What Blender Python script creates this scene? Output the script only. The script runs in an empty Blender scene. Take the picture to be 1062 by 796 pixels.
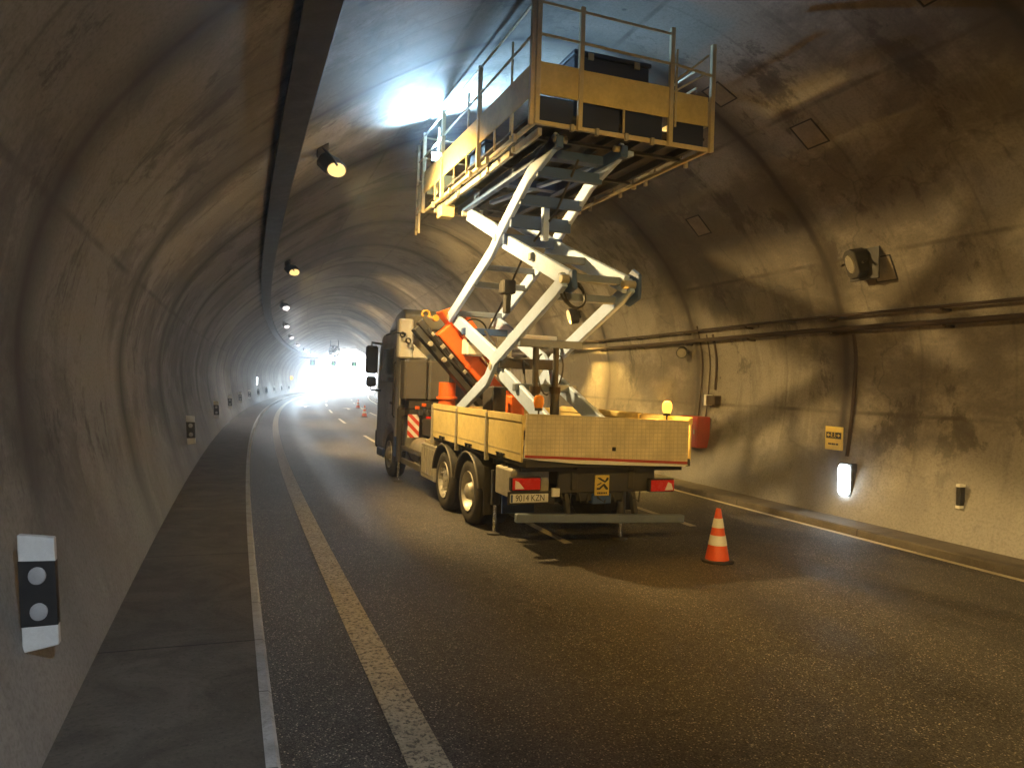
import bpy, bmesh, math, random
from mathutils import Vector, Matrix, Euler
random.seed(7)
sc = bpy.context.scene
C = sc.collection
RAD = math.radians
PI = math.pi

# ------------------------------------------------------------------ camera
cam_d = bpy.data.cameras.new('camera')
cam = bpy.data.objects.new('camera', cam_d); C.objects.link(cam); sc.camera = cam
cam_d.sensor_fit = 'HORIZONTAL'; cam_d.sensor_width = 36.0
cam_d.lens = 36.0 * 785.0 / 1062.0
cam_d.clip_start = 0.05; cam_d.clip_end = 5000
CAM_H = 2.1313
yaw, pitch, roll = RAD(20.843), RAD(0.0675), RAD(1.770)
Fv = Vector((math.sin(yaw)*math.cos(pitch), math.cos(yaw)*math.cos(pitch), math.sin(pitch)))
R0 = Vector((math.cos(yaw), -math.sin(yaw), 0)); U0 = R0.cross(Fv)
Rv = R0*math.cos(roll) + U0*math.sin(roll); Uv = Rv.cross(Fv)
cam.matrix_world = Matrix(((Rv.x, Uv.x, -Fv.x, 0), (Rv.y, Uv.y, -Fv.y, 0), (Rv.z, Uv.z, -Fv.z, CAM_H), (0, 0, 0, 1)))

# ------------------------------------------------------------------ world, sun, exposure
SUN_EL, SUN_AZ = RAD(33), RAD(28)          # azimuth clockwise from +y
w = bpy.data.worlds.new('World'); sc.world = w; w.use_nodes = True
nt = w.node_tree; nt.nodes.clear()
sky = nt.nodes.new('ShaderNodeTexSky'); sky.sky_type = 'NISHITA'; sky.sun_disc = False
sky.sun_elevation = SUN_EL; sky.sun_rotation = SUN_AZ
bg = nt.nodes.new('ShaderNodeBackground'); bg.inputs['Strength'].default_value = 0.15
wo = nt.nodes.new('ShaderNodeOutputWorld')
nt.links.new(sky.outputs[0], bg.inputs[0]); nt.links.new(bg.outputs[0], wo.inputs[0])
sun_d = bpy.data.lights.new('sun', 'SUN'); sun_d.energy = 5.0; sun_d.angle = RAD(0.5); sun_d.color = (1, .97, .93)
sun = bpy.data.objects.new('sun', sun_d); C.objects.link(sun)
sd = Vector((math.sin(SUN_AZ)*math.cos(SUN_EL), math.cos(SUN_AZ)*math.cos(SUN_EL), math.sin(SUN_EL)))
sun.rotation_euler = sd.to_track_quat('Z', 'Y').to_euler(); sun.location = (0, -120, 60)
sc.view_settings.view_transform = 'Standard'; sc.view_settings.look = 'None'
sc.view_settings.gamma = 1; sc.view_settings.use_curve_mapping = False
sc.view_settings.exposure = 4.22
sc.render.engine = 'CYCLES'
cy = sc.cycles
cy.use_denoising = True
try:
    cy.denoiser = 'OPENIMAGEDENOISE'
except Exception:
    pass
cy.max_bounces = 8; cy.diffuse_bounces = 5; cy.glossy_bounces = 3; cy.transmission_bounces = 3; cy.volume_bounces = 1
cy.sample_clamp_indirect = 8.0; cy.caustics_reflective = False; cy.caustics_refractive = False
LAMP = 0.08            # radiance of the sodium lenses
SODIUM = (1.0, 0.65, 0.23)
AMBERISH = (1.0, 0.60, 0.13)
NEUTRAL = (1.0, 0.93, 0.86)

# ------------------------------------------------------------------ materials
def new_mat(name):
    m = bpy.data.materials.new(name); m.use_nodes = True
    return m, m.node_tree, m.node_tree.nodes['Principled BSDF']

def N(nt, t, **kw):
    n = nt.nodes.new(t)
    for k, v in kw.items():
        if k in n.inputs: n.inputs[k].default_value = v
        else: setattr(n, k, v)
    return n

def ramp(nt, fac, stops):
    r = nt.nodes.new('ShaderNodeValToRGB')
    e = r.color_ramp.elements
    while len(e) < len(stops): e.new(0.5)
    for el, (p, c) in zip(e, stops):
        el.position = p; el.color = (*c, 1) if len(c) == 3 else c
    nt.links.new(fac, r.inputs[0]); return r.outputs[0]

def math_n(nt, op, a, b=None, c=None):
    n = nt.nodes.new('ShaderNodeMath'); n.operation = op
    for i, v in enumerate((a, b, c)):
        if v is None: continue
        if isinstance(v, (int, float)): n.inputs[i].default_value = v
        else: nt.links.new(v, n.inputs[i])
    return n.outputs[0]

def mixc(nt, fac, a, b, mode='MIX'):
    n = nt.nodes.new('ShaderNodeMix'); n.data_type = 'RGBA'; n.blend_type = mode
    for i, v in ((0, fac), (6, a), (7, b)):
        if isinstance(v, (int, float)): n.inputs[i].default_value = v
        elif isinstance(v, tuple): n.inputs[i].default_value = (*v, 1)
        else: nt.links.new(v, n.inputs[i])
    return n.outputs[2]

def noise(nt, vec, scale, detail=4, rough=.6, dist=0.0):
    n = N(nt, 'ShaderNodeTexNoise', Scale=scale, Detail=detail, Roughness=rough, Distortion=dist)
    if vec is not None: nt.links.new(vec, n.inputs['Vector'])
    return n.outputs[0]

def scaled(nt, vec, s):
    m = nt.nodes.new('ShaderNodeMapping'); m.inputs['Scale'].default_value = s
    nt.links.new(vec, m.inputs['Vector']); return m.outputs[0]

def bump(nt, h, strength, dist=.02):
    b = nt.nodes.new('ShaderNodeBump'); b.inputs['Strength'].default_value = strength; b.inputs['Distance'].default_value = dist
    nt.links.new(h, b.inputs['Height']); return b.outputs[0]

def paint(name, col, rough=.45, metal=0.0, dirt=.35, scale=3.0, dirt_col=(.05, .042, .035), bumps=.06):
    m, nt, p = new_mat(name)
    geo = nt.nodes.new('ShaderNodeNewGeometry'); v = geo.outputs['Position']
    f = noise(nt, v, scale, 6, .65, .4)
    f2 = noise(nt, v, scale*9, 3)
    fac = ramp(nt, math_n(nt, 'MULTIPLY_ADD', f2, .35, math_n(nt, 'MULTIPLY', f, .8)), [(.42, (0, 0, 0)), (.85, (1, 1, 1))])
    c = mixc(nt, math_n(nt, 'MULTIPLY', fac, dirt), col, dirt_col)
    nt.links.new(c, p.inputs['Base Color'])
    nt.links.new(math_n(nt, 'MULTIPLY_ADD', fac, .25, rough), p.inputs['Roughness'])
    p.inputs['Metallic'].default_value = metal
    if bumps: nt.links.new(bump(nt, f2, bumps, .01), p.inputs['Normal'])
    return m

def emit(name, col, strength):
    m, nt, p = new_mat(name)
    p.inputs['Base Color'].default_value = (*[c*.5 for c in col], 1)
    p.inputs['Emission Color'].default_value = (*col, 1)
    p.inputs['Emission Strength'].default_value = strength
    return m

M = {}
M['steel_white'] = paint('pale grey arm paint', (.37, .49, .80), .38, 0, .2, 4)
M['bar'] = paint('blue grey bar paint', (.16, .20, .29), .42, .1, .35, 5)
M['blue_paint'] = paint('blue steel paint', (.035, .085, .26), .42, 0, .3, 4)
M['navy'] = paint('navy plastic', (.008, .018, .065), .5, 0, .25, 4)
M['alu'] = paint('dull aluminium board', (.70, .56, .24), .45, .05, .5, 2.2, (.16, .13, .085))
M['alu_rail'] = paint('aluminium rail', (.62, .53, .34), .4, .3, .3, 5)
M['galv'] = paint('galvanised steel', (.46, .43, .36), .45, .5, .4, 6)
M['dark'] = paint('dark chassis paint', (.03, .031, .036), .5, .1, .5, 4, (.09, .075, .06))
M['black'] = paint('black plastic', (.018, .018, .02), .45, 0, .4, 5, (.07, .06, .05))
M['rubber'] = paint('tyre rubber', (.022, .021, .021), .75, 0, .6, 6, (.075, .063, .052), .15)
M['rim'] = paint('pale wheel rim', (.55, .53, .48), .38, .5, .5, 9, (.09, .07, .05))
M['chrome'] = paint('chromed rod', (.85, .86, .88), .14, 1, .05, 9)
M['cab'] = paint('silver grey cab paint', (.34, .33, .30), .32, .25, .35, 2)
M['cab_box'] = paint('dark grey plastic', (.085, .083, .08), .5, 0, .5, 3, (.16, .13, .10))
M['white'] = paint('white painted sheet', (.80, .79, .75), .45, 0, .15, 3)
M['orange'] = paint('orange crane paint', (.80, .13, .018), .38, 0, .25, 3, (.12, .05, .03))
M['red'] = paint('red painted sheet', (.42, .035, .018), .45, 0, .4, 4)
M['yellow'] = paint('yellow painted hook', (.50, .25, .02), .45, 0, .3, 6)
M['lamp_body'] = paint('grey lamp housing', (.035, .033, .03), .5, .3, .4, 5)
M['pipe'] = paint('rusty brown pipe', (.035, .022, .016), .85, 0, .5, 3, (.03, .02, .018))
M['tray'] = paint('dark cable tray', (.008, .009, .013), .6, .0, .3, 4, (.02, .018, .017))
M['signwhite'] = paint('white enamel', (.72, .72, .70), .4, 0, .25, 8)
M['signblack'] = paint('black enamel', (.014, .014, .015), .4, 0, .25, 8)
M['signyellow'] = paint('yellow sign sheet', (.72, .55, .12), .45, 0, .3, 7)
M['retro'] = paint('grey reflector glass', (.42, .42, .43), .25, 0, .25, 20)
M['redlens'] = paint('red lamp lens', (.62, .018, .014), .18, 0, .1, 8, bumps=0)
M['clearlens'] = paint('clear lamp lens', (.82, .72, .70), .15, 0, .1, 8, bumps=0)
M['glass_dark'] = paint('dark window glass', (.015, .018, .02), .08, 0, .15, 4, bumps=0)
M['unlit_glass'] = paint('unlit lamp glass', (.30, .28, .23), .15, .2, .3, 6, bumps=0)
M['sodium'] = emit('sodium lamp lens', SODIUM, LAMP)
M['neutral'] = emit('pale lamp lens', NEUTRAL, LAMP*1.6)
M['amber'] = emit('amber beacon lens', (1, .42, .05), .17)
M['amber_off'] = paint('unlit amber lens', (.85, .28, .02), .2, 0, .1, 8, bumps=0)
M['cold'] = emit('cold work lamp lens', (.42, .72, 1.0), 16)
M['panelwhite'] = emit('cool light panel', (.80, .94, 1.0), 1.3)
M['green'] = emit('green lane signal', (.1, 1, .3), .05)
M['conewhite'] = paint('white cone band', (.78, .77, .74), .35, 0, .15, 9)
M['coneorange'] = paint('orange cone plastic', (.80, .105, .022), .42, 0, .2, 8)

def grid_plate():
    m, nt, p = new_mat('reflective tail plate')
    geo = nt.nodes.new('ShaderNodeNewGeometry'); pos = geo.outputs['Position']
    sep = nt.nodes.new('ShaderNodeSeparateXYZ'); nt.links.new(pos, sep.inputs[0])
    def lines(o, per, wd):
        f = math_n(nt, 'FRACT', math_n(nt, 'DIVIDE', o, per))
        return math_n(nt, 'LESS_THAN', f, wd)
    l = math_n(nt, 'MAXIMUM', lines(sep.outputs[0], .062, .16), lines(sep.outputs[2], .05, .18))
    f = noise(nt, pos, 3.2, 6, .65, .5)
    fv = noise(nt, scaled(nt, pos, (7, 1, .6)), 1.0, 4)
    c = mixc(nt, ramp(nt, f, [(.38, (0, 0, 0)), (.72, (.8, .8, .8))]), (.80, .69, .46), (.46, .39, .25))
    c = mixc(nt, ramp(nt, fv, [(.45, (0, 0, 0)), (.8, (.45, .45, .45))]), c, (.42, .35, .22))
    c = mixc(nt, math_n(nt, 'MULTIPLY', l, .35), c, (.34, .28, .18))
    nt.links.new(c, p.inputs['Base Color']); p.inputs['Roughness'].default_value = .4; p.inputs['Metallic'].default_value = .1
    nt.links.new(bump(nt, l, .3, -.004), p.inputs['Normal'])
    return m
M['plate'] = grid_plate()

def chevron_mat():
    m, nt, p = new_mat('red and white chevron sheet')
    geo = nt.nodes.new('ShaderNodeNewGeometry'); sep = nt.nodes.new('ShaderNodeSeparateXYZ'); nt.links.new(geo.outputs['Position'], sep.inputs[0])
    d = math_n(nt, 'ADD', sep.outputs[0], math_n(nt, 'ADD', sep.outputs[2], sep.outputs[1]))
    f = math_n(nt, 'GREATER_THAN', math_n(nt, 'FRACT', math_n(nt, 'DIVIDE', d, .20)), .5)
    nt.links.new(mixc(nt, f, (.74, .72, .70), (.62, .06, .035)), p.inputs['Base Color']); p.inputs['Roughness'].default_value = .35
    return m
M['chevron'] = chevron_mat()

JOINT0, JOINT_P = 10.35, 4.62
def concrete():
    m, nt, p = new_mat('sooty tunnel concrete')
    uv = nt.nodes.new('ShaderNodeUVMap'); uv.uv_map = 'UVMap'; v = uv.outputs[0]
    sep = nt.nodes.new('ShaderNodeSeparateXYZ'); nt.links.new(v, sep.inputs[0]); u, t = sep.outputs[0], sep.outputs[1]
    wob = math_n(nt, 'MULTIPLY_ADD', noise(nt, scaled(nt, v, (.5, .9, 1)), 1.0, 3), .16, -.08)
    uw = math_n(nt, 'ADD', u, wob)
    def line(coord, off, per, half, soft):
        fr = math_n(nt, 'FRACT', math_n(nt, 'DIVIDE', math_n(nt, 'SUBTRACT', coord, off - per/2), per))
        d = math_n(nt, 'MULTIPLY', math_n(nt, 'ABSOLUTE', math_n(nt, 'SUBTRACT', fr, .5)), per)
        mr = nt.nodes.new('ShaderNodeMapRange'); mr.inputs[1].default_value = half; mr.inputs[2].default_value = half+soft
        mr.inputs[3].default_value = 1; mr.inputs[4].default_value = 0; nt.links.new(d, mr.inputs[0]); return mr.outputs[0]
    major = line(uw, JOINT0, JOINT_P, .028, .07)
    band = line(uw, JOINT0, JOINT_P, .03, .55)
    minor = line(uw, JOINT0 + 1.54, JOINT_P/3, .006, .025)
    # longitudinal form seams: height along the lining
    seams = None
    for s0, hw, in ((3.24, .012), (5.86, .01), (8.48, .016), (11.1, .018), (13.72, .014), (16.34, .014), (18.96, .014)):
        d = math_n(nt, 'ABSOLUTE', math_n(nt, 'SUBTRACT', math_n(nt, 'ADD', t, math_n(nt, 'MULTIPLY', wob, .3)), s0))
        mr = nt.nodes.new('ShaderNodeMapRange'); mr.inputs[1].default_value = hw; mr.inputs[2].default_value = hw + .035
        mr.inputs[3].default_value = 1; mr.inputs[4].default_value = 0; nt.links.new(d, mr.inputs[0])
        seams = mr.outputs[0] if seams is None else math_n(nt, 'MAXIMUM', seams, mr.outputs[0])
    brk = ramp(nt, noise(nt, v, 1.3, 5), [(.38, (.15, .15, .15)), (.62, (1, 1, 1))])
    big = noise(nt, scaled(nt, v, (.24, .30, 1)), 1.0, 9, .70, .25)
    mid = noise(nt, scaled(nt, v, (.7, .55, 1)), 1.0, 9, .76, .2)
    streak = noise(nt, scaled(nt, v, (1.3, .24, 1)), 1.0, 9, .74, .3)
    streak2 = noise(nt, scaled(nt, v, (.6, 1.6, 1)), 1.0, 8, .72, .2)
    fine = noise(nt, v, 26.0, 6, .75)
    pits = noise(nt, v, 6.0, 8, .75)
    c = mixc(nt, ramp(nt, mid, [(.30, (0, 0, 0)), (.72, (1, 1, 1))]), (.310, .292, .258), (.215, .198, .170))
    pan = N(nt, 'ShaderNodeTexWhiteNoise', noise_dimensions='2D'); cv_ = nt.nodes.new('ShaderNodeCombineXYZ')
    nt.links.new(math_n(nt, 'FLOOR', math_n(nt, 'DIVIDE', math_n(nt, 'SUBTRACT', u, JOINT0), JOINT_P/3)), cv_.inputs[0])
    nt.links.new(math_n(nt, 'FLOOR', math_n(nt, 'DIVIDE', math_n(nt, 'SUBTRACT', t, .62), 2.62)), cv_.inputs[1]); nt.links.new(cv_.outputs[0], pan.inputs['Vector'])
    c = mixc(nt, math_n(nt, 'MULTIPLY', pan.outputs['Value'], .42), c, (.125, .112, .095))
    c = mixc(nt, ramp(nt, big, [(.47, (0, 0, 0)), (.54, (.6, .6, .6)), (.66, (.85, .85, .85))]), c, (.075, .063, .052))
    c = mixc(nt, ramp(nt, streak, [(.54, (0, 0, 0)), (.60, (.3, .3, .3)), (.74, (.5, .5, .5))]), c, (.06, .051, .043))
    c = mixc(nt, ramp(nt, streak2, [(.56, (0, 0, 0)), (.76, (.55, .55, .55))]), c, (.30, .275, .24))
    blot = noise(nt, scaled(nt, v, (.8, .5, 1)), 1.0, 9, .76, .25)
    c = mixc(nt, ramp(nt, blot, [(.555, (0, 0, 0)), (.60, (.62, .62, .62)), (.72, (.9, .9, .9))]), c, (.038, .030, .024))
    ck = N(nt, 'ShaderNodeTexVoronoi', Scale=.34); ck.feature = 'DISTANCE_TO_EDGE'
    wv = nt.nodes.new('ShaderNodeTexNoise'); wv.inputs['Scale'].default_value = 1.1; wv.inputs['Detail'].default_value = 6; nt.links.new(v, wv.inputs['Vector'])
    vm = nt.nodes.new('ShaderNodeVectorMath'); vm.operation = 'MULTIPLY_ADD'; nt.links.new(wv.outputs['Color'], vm.inputs[0]); vm.inputs[1].default_value = (1.6, 1.6, 0); nt.links.new(v, vm.inputs[2])
    nt.links.new(vm.outputs[0], ck.inputs['Vector'])
    crack = math_n(nt, 'MULTIPLY', ramp(nt, ck.outputs['Distance'], [(.0, (.6, .6, .6)), (.011, (0, 0, 0))]), ramp(nt, big, [(.40, (0, 0, 0)), (.52, (.8, .8, .8))]))
    c = mixc(nt, crack, c, (.04, .033, .027))
    # form-tie spots
    tv = N(nt, 'ShaderNodeTexVoronoi', Scale=.9, Randomness=.75); nt.links.new(v, tv.inputs['Vector'])
    c = mixc(nt, ramp(nt, tv.outputs['Distance'], [(.022, (.75, .75, .75)), (.034, (0, 0, 0))]), c, (.05, .042, .035))
    # soot that has collected along the joints
    soot = math_n(nt, 'MULTIPLY', band, ramp(nt, noise(nt, scaled(nt, v, (.35, .6, 1)), 1.0, 5), [(.24, (0, 0, 0)), (.50, (.92, .92, .92))]))
    c = mixc(nt, soot, c, (.045, .036, .028))
    c = mixc(nt, math_n(nt, 'MULTIPLY', math_n(nt, 'MAXIMUM', seams, math_n(nt, 'MULTIPLY', minor, .5)), math_n(nt, 'MULTIPLY', brk, .75)), c, (.05, .041, .034))
    # the joints are crisp on the right, filled and faint on most of the left wall
    lft = nt.nodes.new('ShaderNodeMapRange'); lft.inputs[1].default_value = 3.5; lft.inputs[2].default_value = 7.0; lft.inputs[3].default_value = .4; lft.inputs[4].default_value = 1.0
    nt.links.new(t, lft.inputs[0])
    major = math_n(nt, 'MULTIPLY', math_n(nt, 'MULTIPLY', major, lft.outputs[0]), ramp(nt, noise(nt, v, .8, 5), [(.25, (.6, .6, .6)), (.5, (1, 1, 1))]))
    c = mixc(nt, major, c, (.034, .028, .024))
    # pale dust low on both walls, cool bluish light painted into its colour
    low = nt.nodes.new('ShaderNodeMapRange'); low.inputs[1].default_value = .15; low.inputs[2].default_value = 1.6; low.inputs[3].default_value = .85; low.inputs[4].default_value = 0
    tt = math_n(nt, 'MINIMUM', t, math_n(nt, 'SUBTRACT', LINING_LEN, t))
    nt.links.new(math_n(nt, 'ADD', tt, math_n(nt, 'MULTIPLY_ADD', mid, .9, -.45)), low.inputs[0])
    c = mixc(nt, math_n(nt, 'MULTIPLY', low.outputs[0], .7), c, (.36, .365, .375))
    c = mixc(nt, ramp(nt, pits, [(.55, (0, 0, 0)), (.78, (.45, .45, .45))]), c, (.10, .085, .07))
    c = mixc(nt, ramp(nt, fine, [(.46, (0, 0, 0)), (.66, (.38, .38, .38))]), c, (.05, .043, .036))
    nt.links.new(c, p.inputs['Base Color']); p.inputs['Roughness'].default_value = .82
    h = math_n(nt, 'SUBTRACT', math_n(nt, 'ADD', math_n(nt, 'MULTIPLY', fine, .35), math_n(nt, 'MULTIPLY', pits, .35)), math_n(nt, 'MULTIPLY', math_n(nt, 'MAXIMUM', major, math_n(nt, 'MULTIPLY', seams, .5)), 1.2))
    nt.links.new(bump(nt, h, .22, .02), p.inputs['Normal'])
    return m

def asphalt():
    m, nt, p = new_mat('worn asphalt')
    geo = nt.nodes.new('ShaderNodeNewGeometry'); v = geo.outputs['Position']
    uv = nt.nodes.new('ShaderNodeUVMap'); uv.uv_map = 'UVMap'; sep = nt.nodes.new('ShaderNodeSeparateXYZ'); nt.links.new(uv.outputs[0], sep.inputs[0]); t = sep.outputs[1]
    g = N(nt, 'ShaderNodeTexVoronoi', Scale=115.0); nt.links.new(v, g.inputs['Vector'])
    g2 = noise(nt, v, 150, 3, .7)
    big = noise(nt, scaled(nt, v, (.6, .22, 1)), 1.0, 7, .64, .7)
    med = noise(nt, v, 2.6, 8, .72, .8)
    c = mixc(nt, ramp(nt, big, [(.35, (0, 0, 0)), (.68, (1, 1, 1))]), (.047, .043, .039), (.082, .076, .069))
    c = mixc(nt, ramp(nt, med, [(.48, (0, 0, 0)), (.72, (.55, .55, .55))]), c, (.022, .019, .017))
    trk = None
    for l in (1.75, 3.35, 4.75, 6.35):          # wheel tracks, measured from the left kerb
        d = math_n(nt, 'ABSOLUTE', math_n(nt, 'SUBTRACT', math_n(nt, 'ADD', t, math_n(nt, 'MULTIPLY_ADD', big, .5, -.25)), l))
        k = ramp(nt, d, [(.10, (1, 1, 1)), (.48, (0, 0, 0))]); trk = k if trk is None else math_n(nt, 'MAXIMUM', trk, k)
    c = mixc(nt, math_n(nt, 'MULTIPLY', trk, .42), c, (.021, .0185, .0165))
    oil = math_n(nt, 'MULTIPLY', ramp(nt, math_n(nt, 'ABSOLUTE', math_n(nt, 'SUBTRACT', t, 2.55)), [(.1, (1, 1, 1)), (.45, (0, 0, 0))]), ramp(nt, noise(nt, v, 4.5, 4), [(.56, (0, 0, 0)), (.66, (.7, .7, .7))]))
    c = mixc(nt, oil, c, (.012, .011, .010))
    drip = N(nt, 'ShaderNodeTexVoronoi', Scale=1.7); nt.links.new(v, drip.inputs['Vector'])
    c = mixc(nt, ramp(nt, drip.outputs['Distance'], [(.03, (.6, .6, .6)), (.075, (0, 0, 0))]), c, (.015, .0135, .0125))
    gut = ramp(nt, t, [(.0, (.75, .75, .75)), (.42, (0, 0, 0))])
    c = mixc(nt, math_n(nt, 'MULTIPLY', gut, ramp(nt, med, [(.3, (.3, .3, .3)), (.6, (1, 1, 1))])), c, (.085, .073, .058))
    wn = N(nt, 'ShaderNodeTexWhiteNoise'); nt.links.new(g.outputs['Position'], wn.inputs['Vector'])
    st = ramp(nt, wn.outputs['Value'], [(.0, (.5, .5, .5)), (.55, (.95, .95, .95)), (.94, (1.5, 1.45, 1.38)), (1.0, (8.5, 8.0, 7.2))])  # random stone tones; the brightest few are glints painted into the colour
    c = mixc(nt, 1.0, c, st, 'MULTIPLY')
    nt.links.new(c, p.inputs['Base Color'])
    nt.links.new(math_n(nt, 'SUBTRACT', math_n(nt, 'MULTIPLY_ADD', wn.outputs['Value'], -.28, .80), math_n(nt, 'MULTIPLY', trk, .10)), p.inputs['Roughness'])
    h = math_n(nt, 'ADD', math_n(nt, 'MULTIPLY', g.outputs['Distance'], -.8), math_n(nt, 'MULTIPLY', g2, .5))
    nt.links.new(bump(nt, h, .8, .009), p.inputs['Normal'])
    return m

def jointed(name, c1, c2, per, jw, jcol, sc_=2.0, speck=None):
    """concrete cast or laid in lengths, with joints across"""
    m, nt, p = new_mat(name)
    uv = nt.nodes.new('ShaderNodeUVMap'); uv.uv_map = 'UVMap'; sep = nt.nodes.new('ShaderNodeSeparateXYZ'); nt.links.new(uv.outputs[0], sep.inputs[0])
    geo = nt.nodes.new('ShaderNodeNewGeometry'); v = geo.outputs['Position']
    a = noise(nt, v, sc_, 9, .72, 1.0); b = noise(nt, v, 38, 5, .75)
    c = mixc(nt, ramp(nt, a, [(.36, (0, 0, 0)), (.64, (1, 1, 1))]), c1, c2)
    cell = N(nt, 'ShaderNodeTexWhiteNoise', noise_dimensions='1D'); nt.links.new(math_n(nt, 'FLOOR', math_n(nt, 'DIVIDE', sep.outputs[0], per)), cell.inputs['W'])
    c = mixc(nt, math_n(nt, 'MULTIPLY', cell.outputs['Value'], .35), c, c2)
    c = mixc(nt, ramp(nt, b, [(.52, (0, 0, 0)), (.7, (.6, .6, .6))]), c, tuple(x*.4 for x in c2))
    if speck: c = mixc(nt, ramp(nt, noise(nt, v, 60, 3, .6), [(.68, (0, 0, 0)), (.72, (.8, .8, .8))]), c, speck)
    fr = math_n(nt, 'FRACT', math_n(nt, 'DIVIDE', math_n(nt, 'ADD', sep.outputs[0], math_n(nt, 'MULTIPLY', a, .02)), per))
    j = math_n(nt, 'LESS_THAN', fr, jw/per)
    c = mixc(nt, math_n(nt, 'MULTIPLY', j, .8), c, jcol)
    nt.links.new(c, p.inputs['Base Color']); p.inputs['Roughness'].default_value = .85
    nt.links.new(bump(nt, math_n(nt, 'SUBTRACT', b, j), .6, .012), p.inputs['Normal'])
    return m

def ground_mat(name, c1, c2, sc_=1.5, rough=.85, wear=None):
    m, nt, p = new_mat(name)
    geo = nt.nodes.new('ShaderNodeNewGeometry'); v = geo.outputs['Position']
    a = noise(nt, v, sc_, 8, .68, .6); b = noise(nt, v, 45, 4, .7)
    c = mixc(nt, ramp(nt, a, [(.36, (0, 0, 0)), (.66, (1, 1, 1))]), c1, c2)
    c = mixc(nt, ramp(nt, b, [(.5, (0, 0, 0)), (.75, (.5, .5, .5))]), c, tuple(x*.45 for x in c2))
    if wear:
        c = mixc(nt, ramp(nt, noise(nt, v, 26, 6, .75), [(.50, (0, 0, 0)), (.58, (1, 1, 1))]), c, wear)
    nt.links.new(c, p.inputs['Base Color']); p.inputs['Roughness'].default_value = rough
    nt.links.new(bump(nt, b, .5, .012), p.inputs['Normal'])
    return m

M['asphalt'] = asphalt()
M['walk'] = jointed('dirty walkway concrete', (.175, .155, .130), (.085, .074, .061), 3.0, .02, (.02, .017, .014), 1.6, (.26, .23, .19))
M['kerb'] = jointed('pale kerb concrete', (.60, .61, .62), (.34, .34, .33), 1.0, .012, (.05, .043, .036), 3.0)
M['line'] = ground_mat('worn road paint', (.52, .46, .34), (.36, .31, .22), 6.0, .7, (.10, .088, .07))
M['line_clean'] = ground_mat('road paint', (.68, .63, .50), (.48, .43, .33), 4.0, .6)
M['earth'] = ground_mat('pale grey gravel soil', (.40, .40, .38), (.27, .27, .25), .05)

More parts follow.
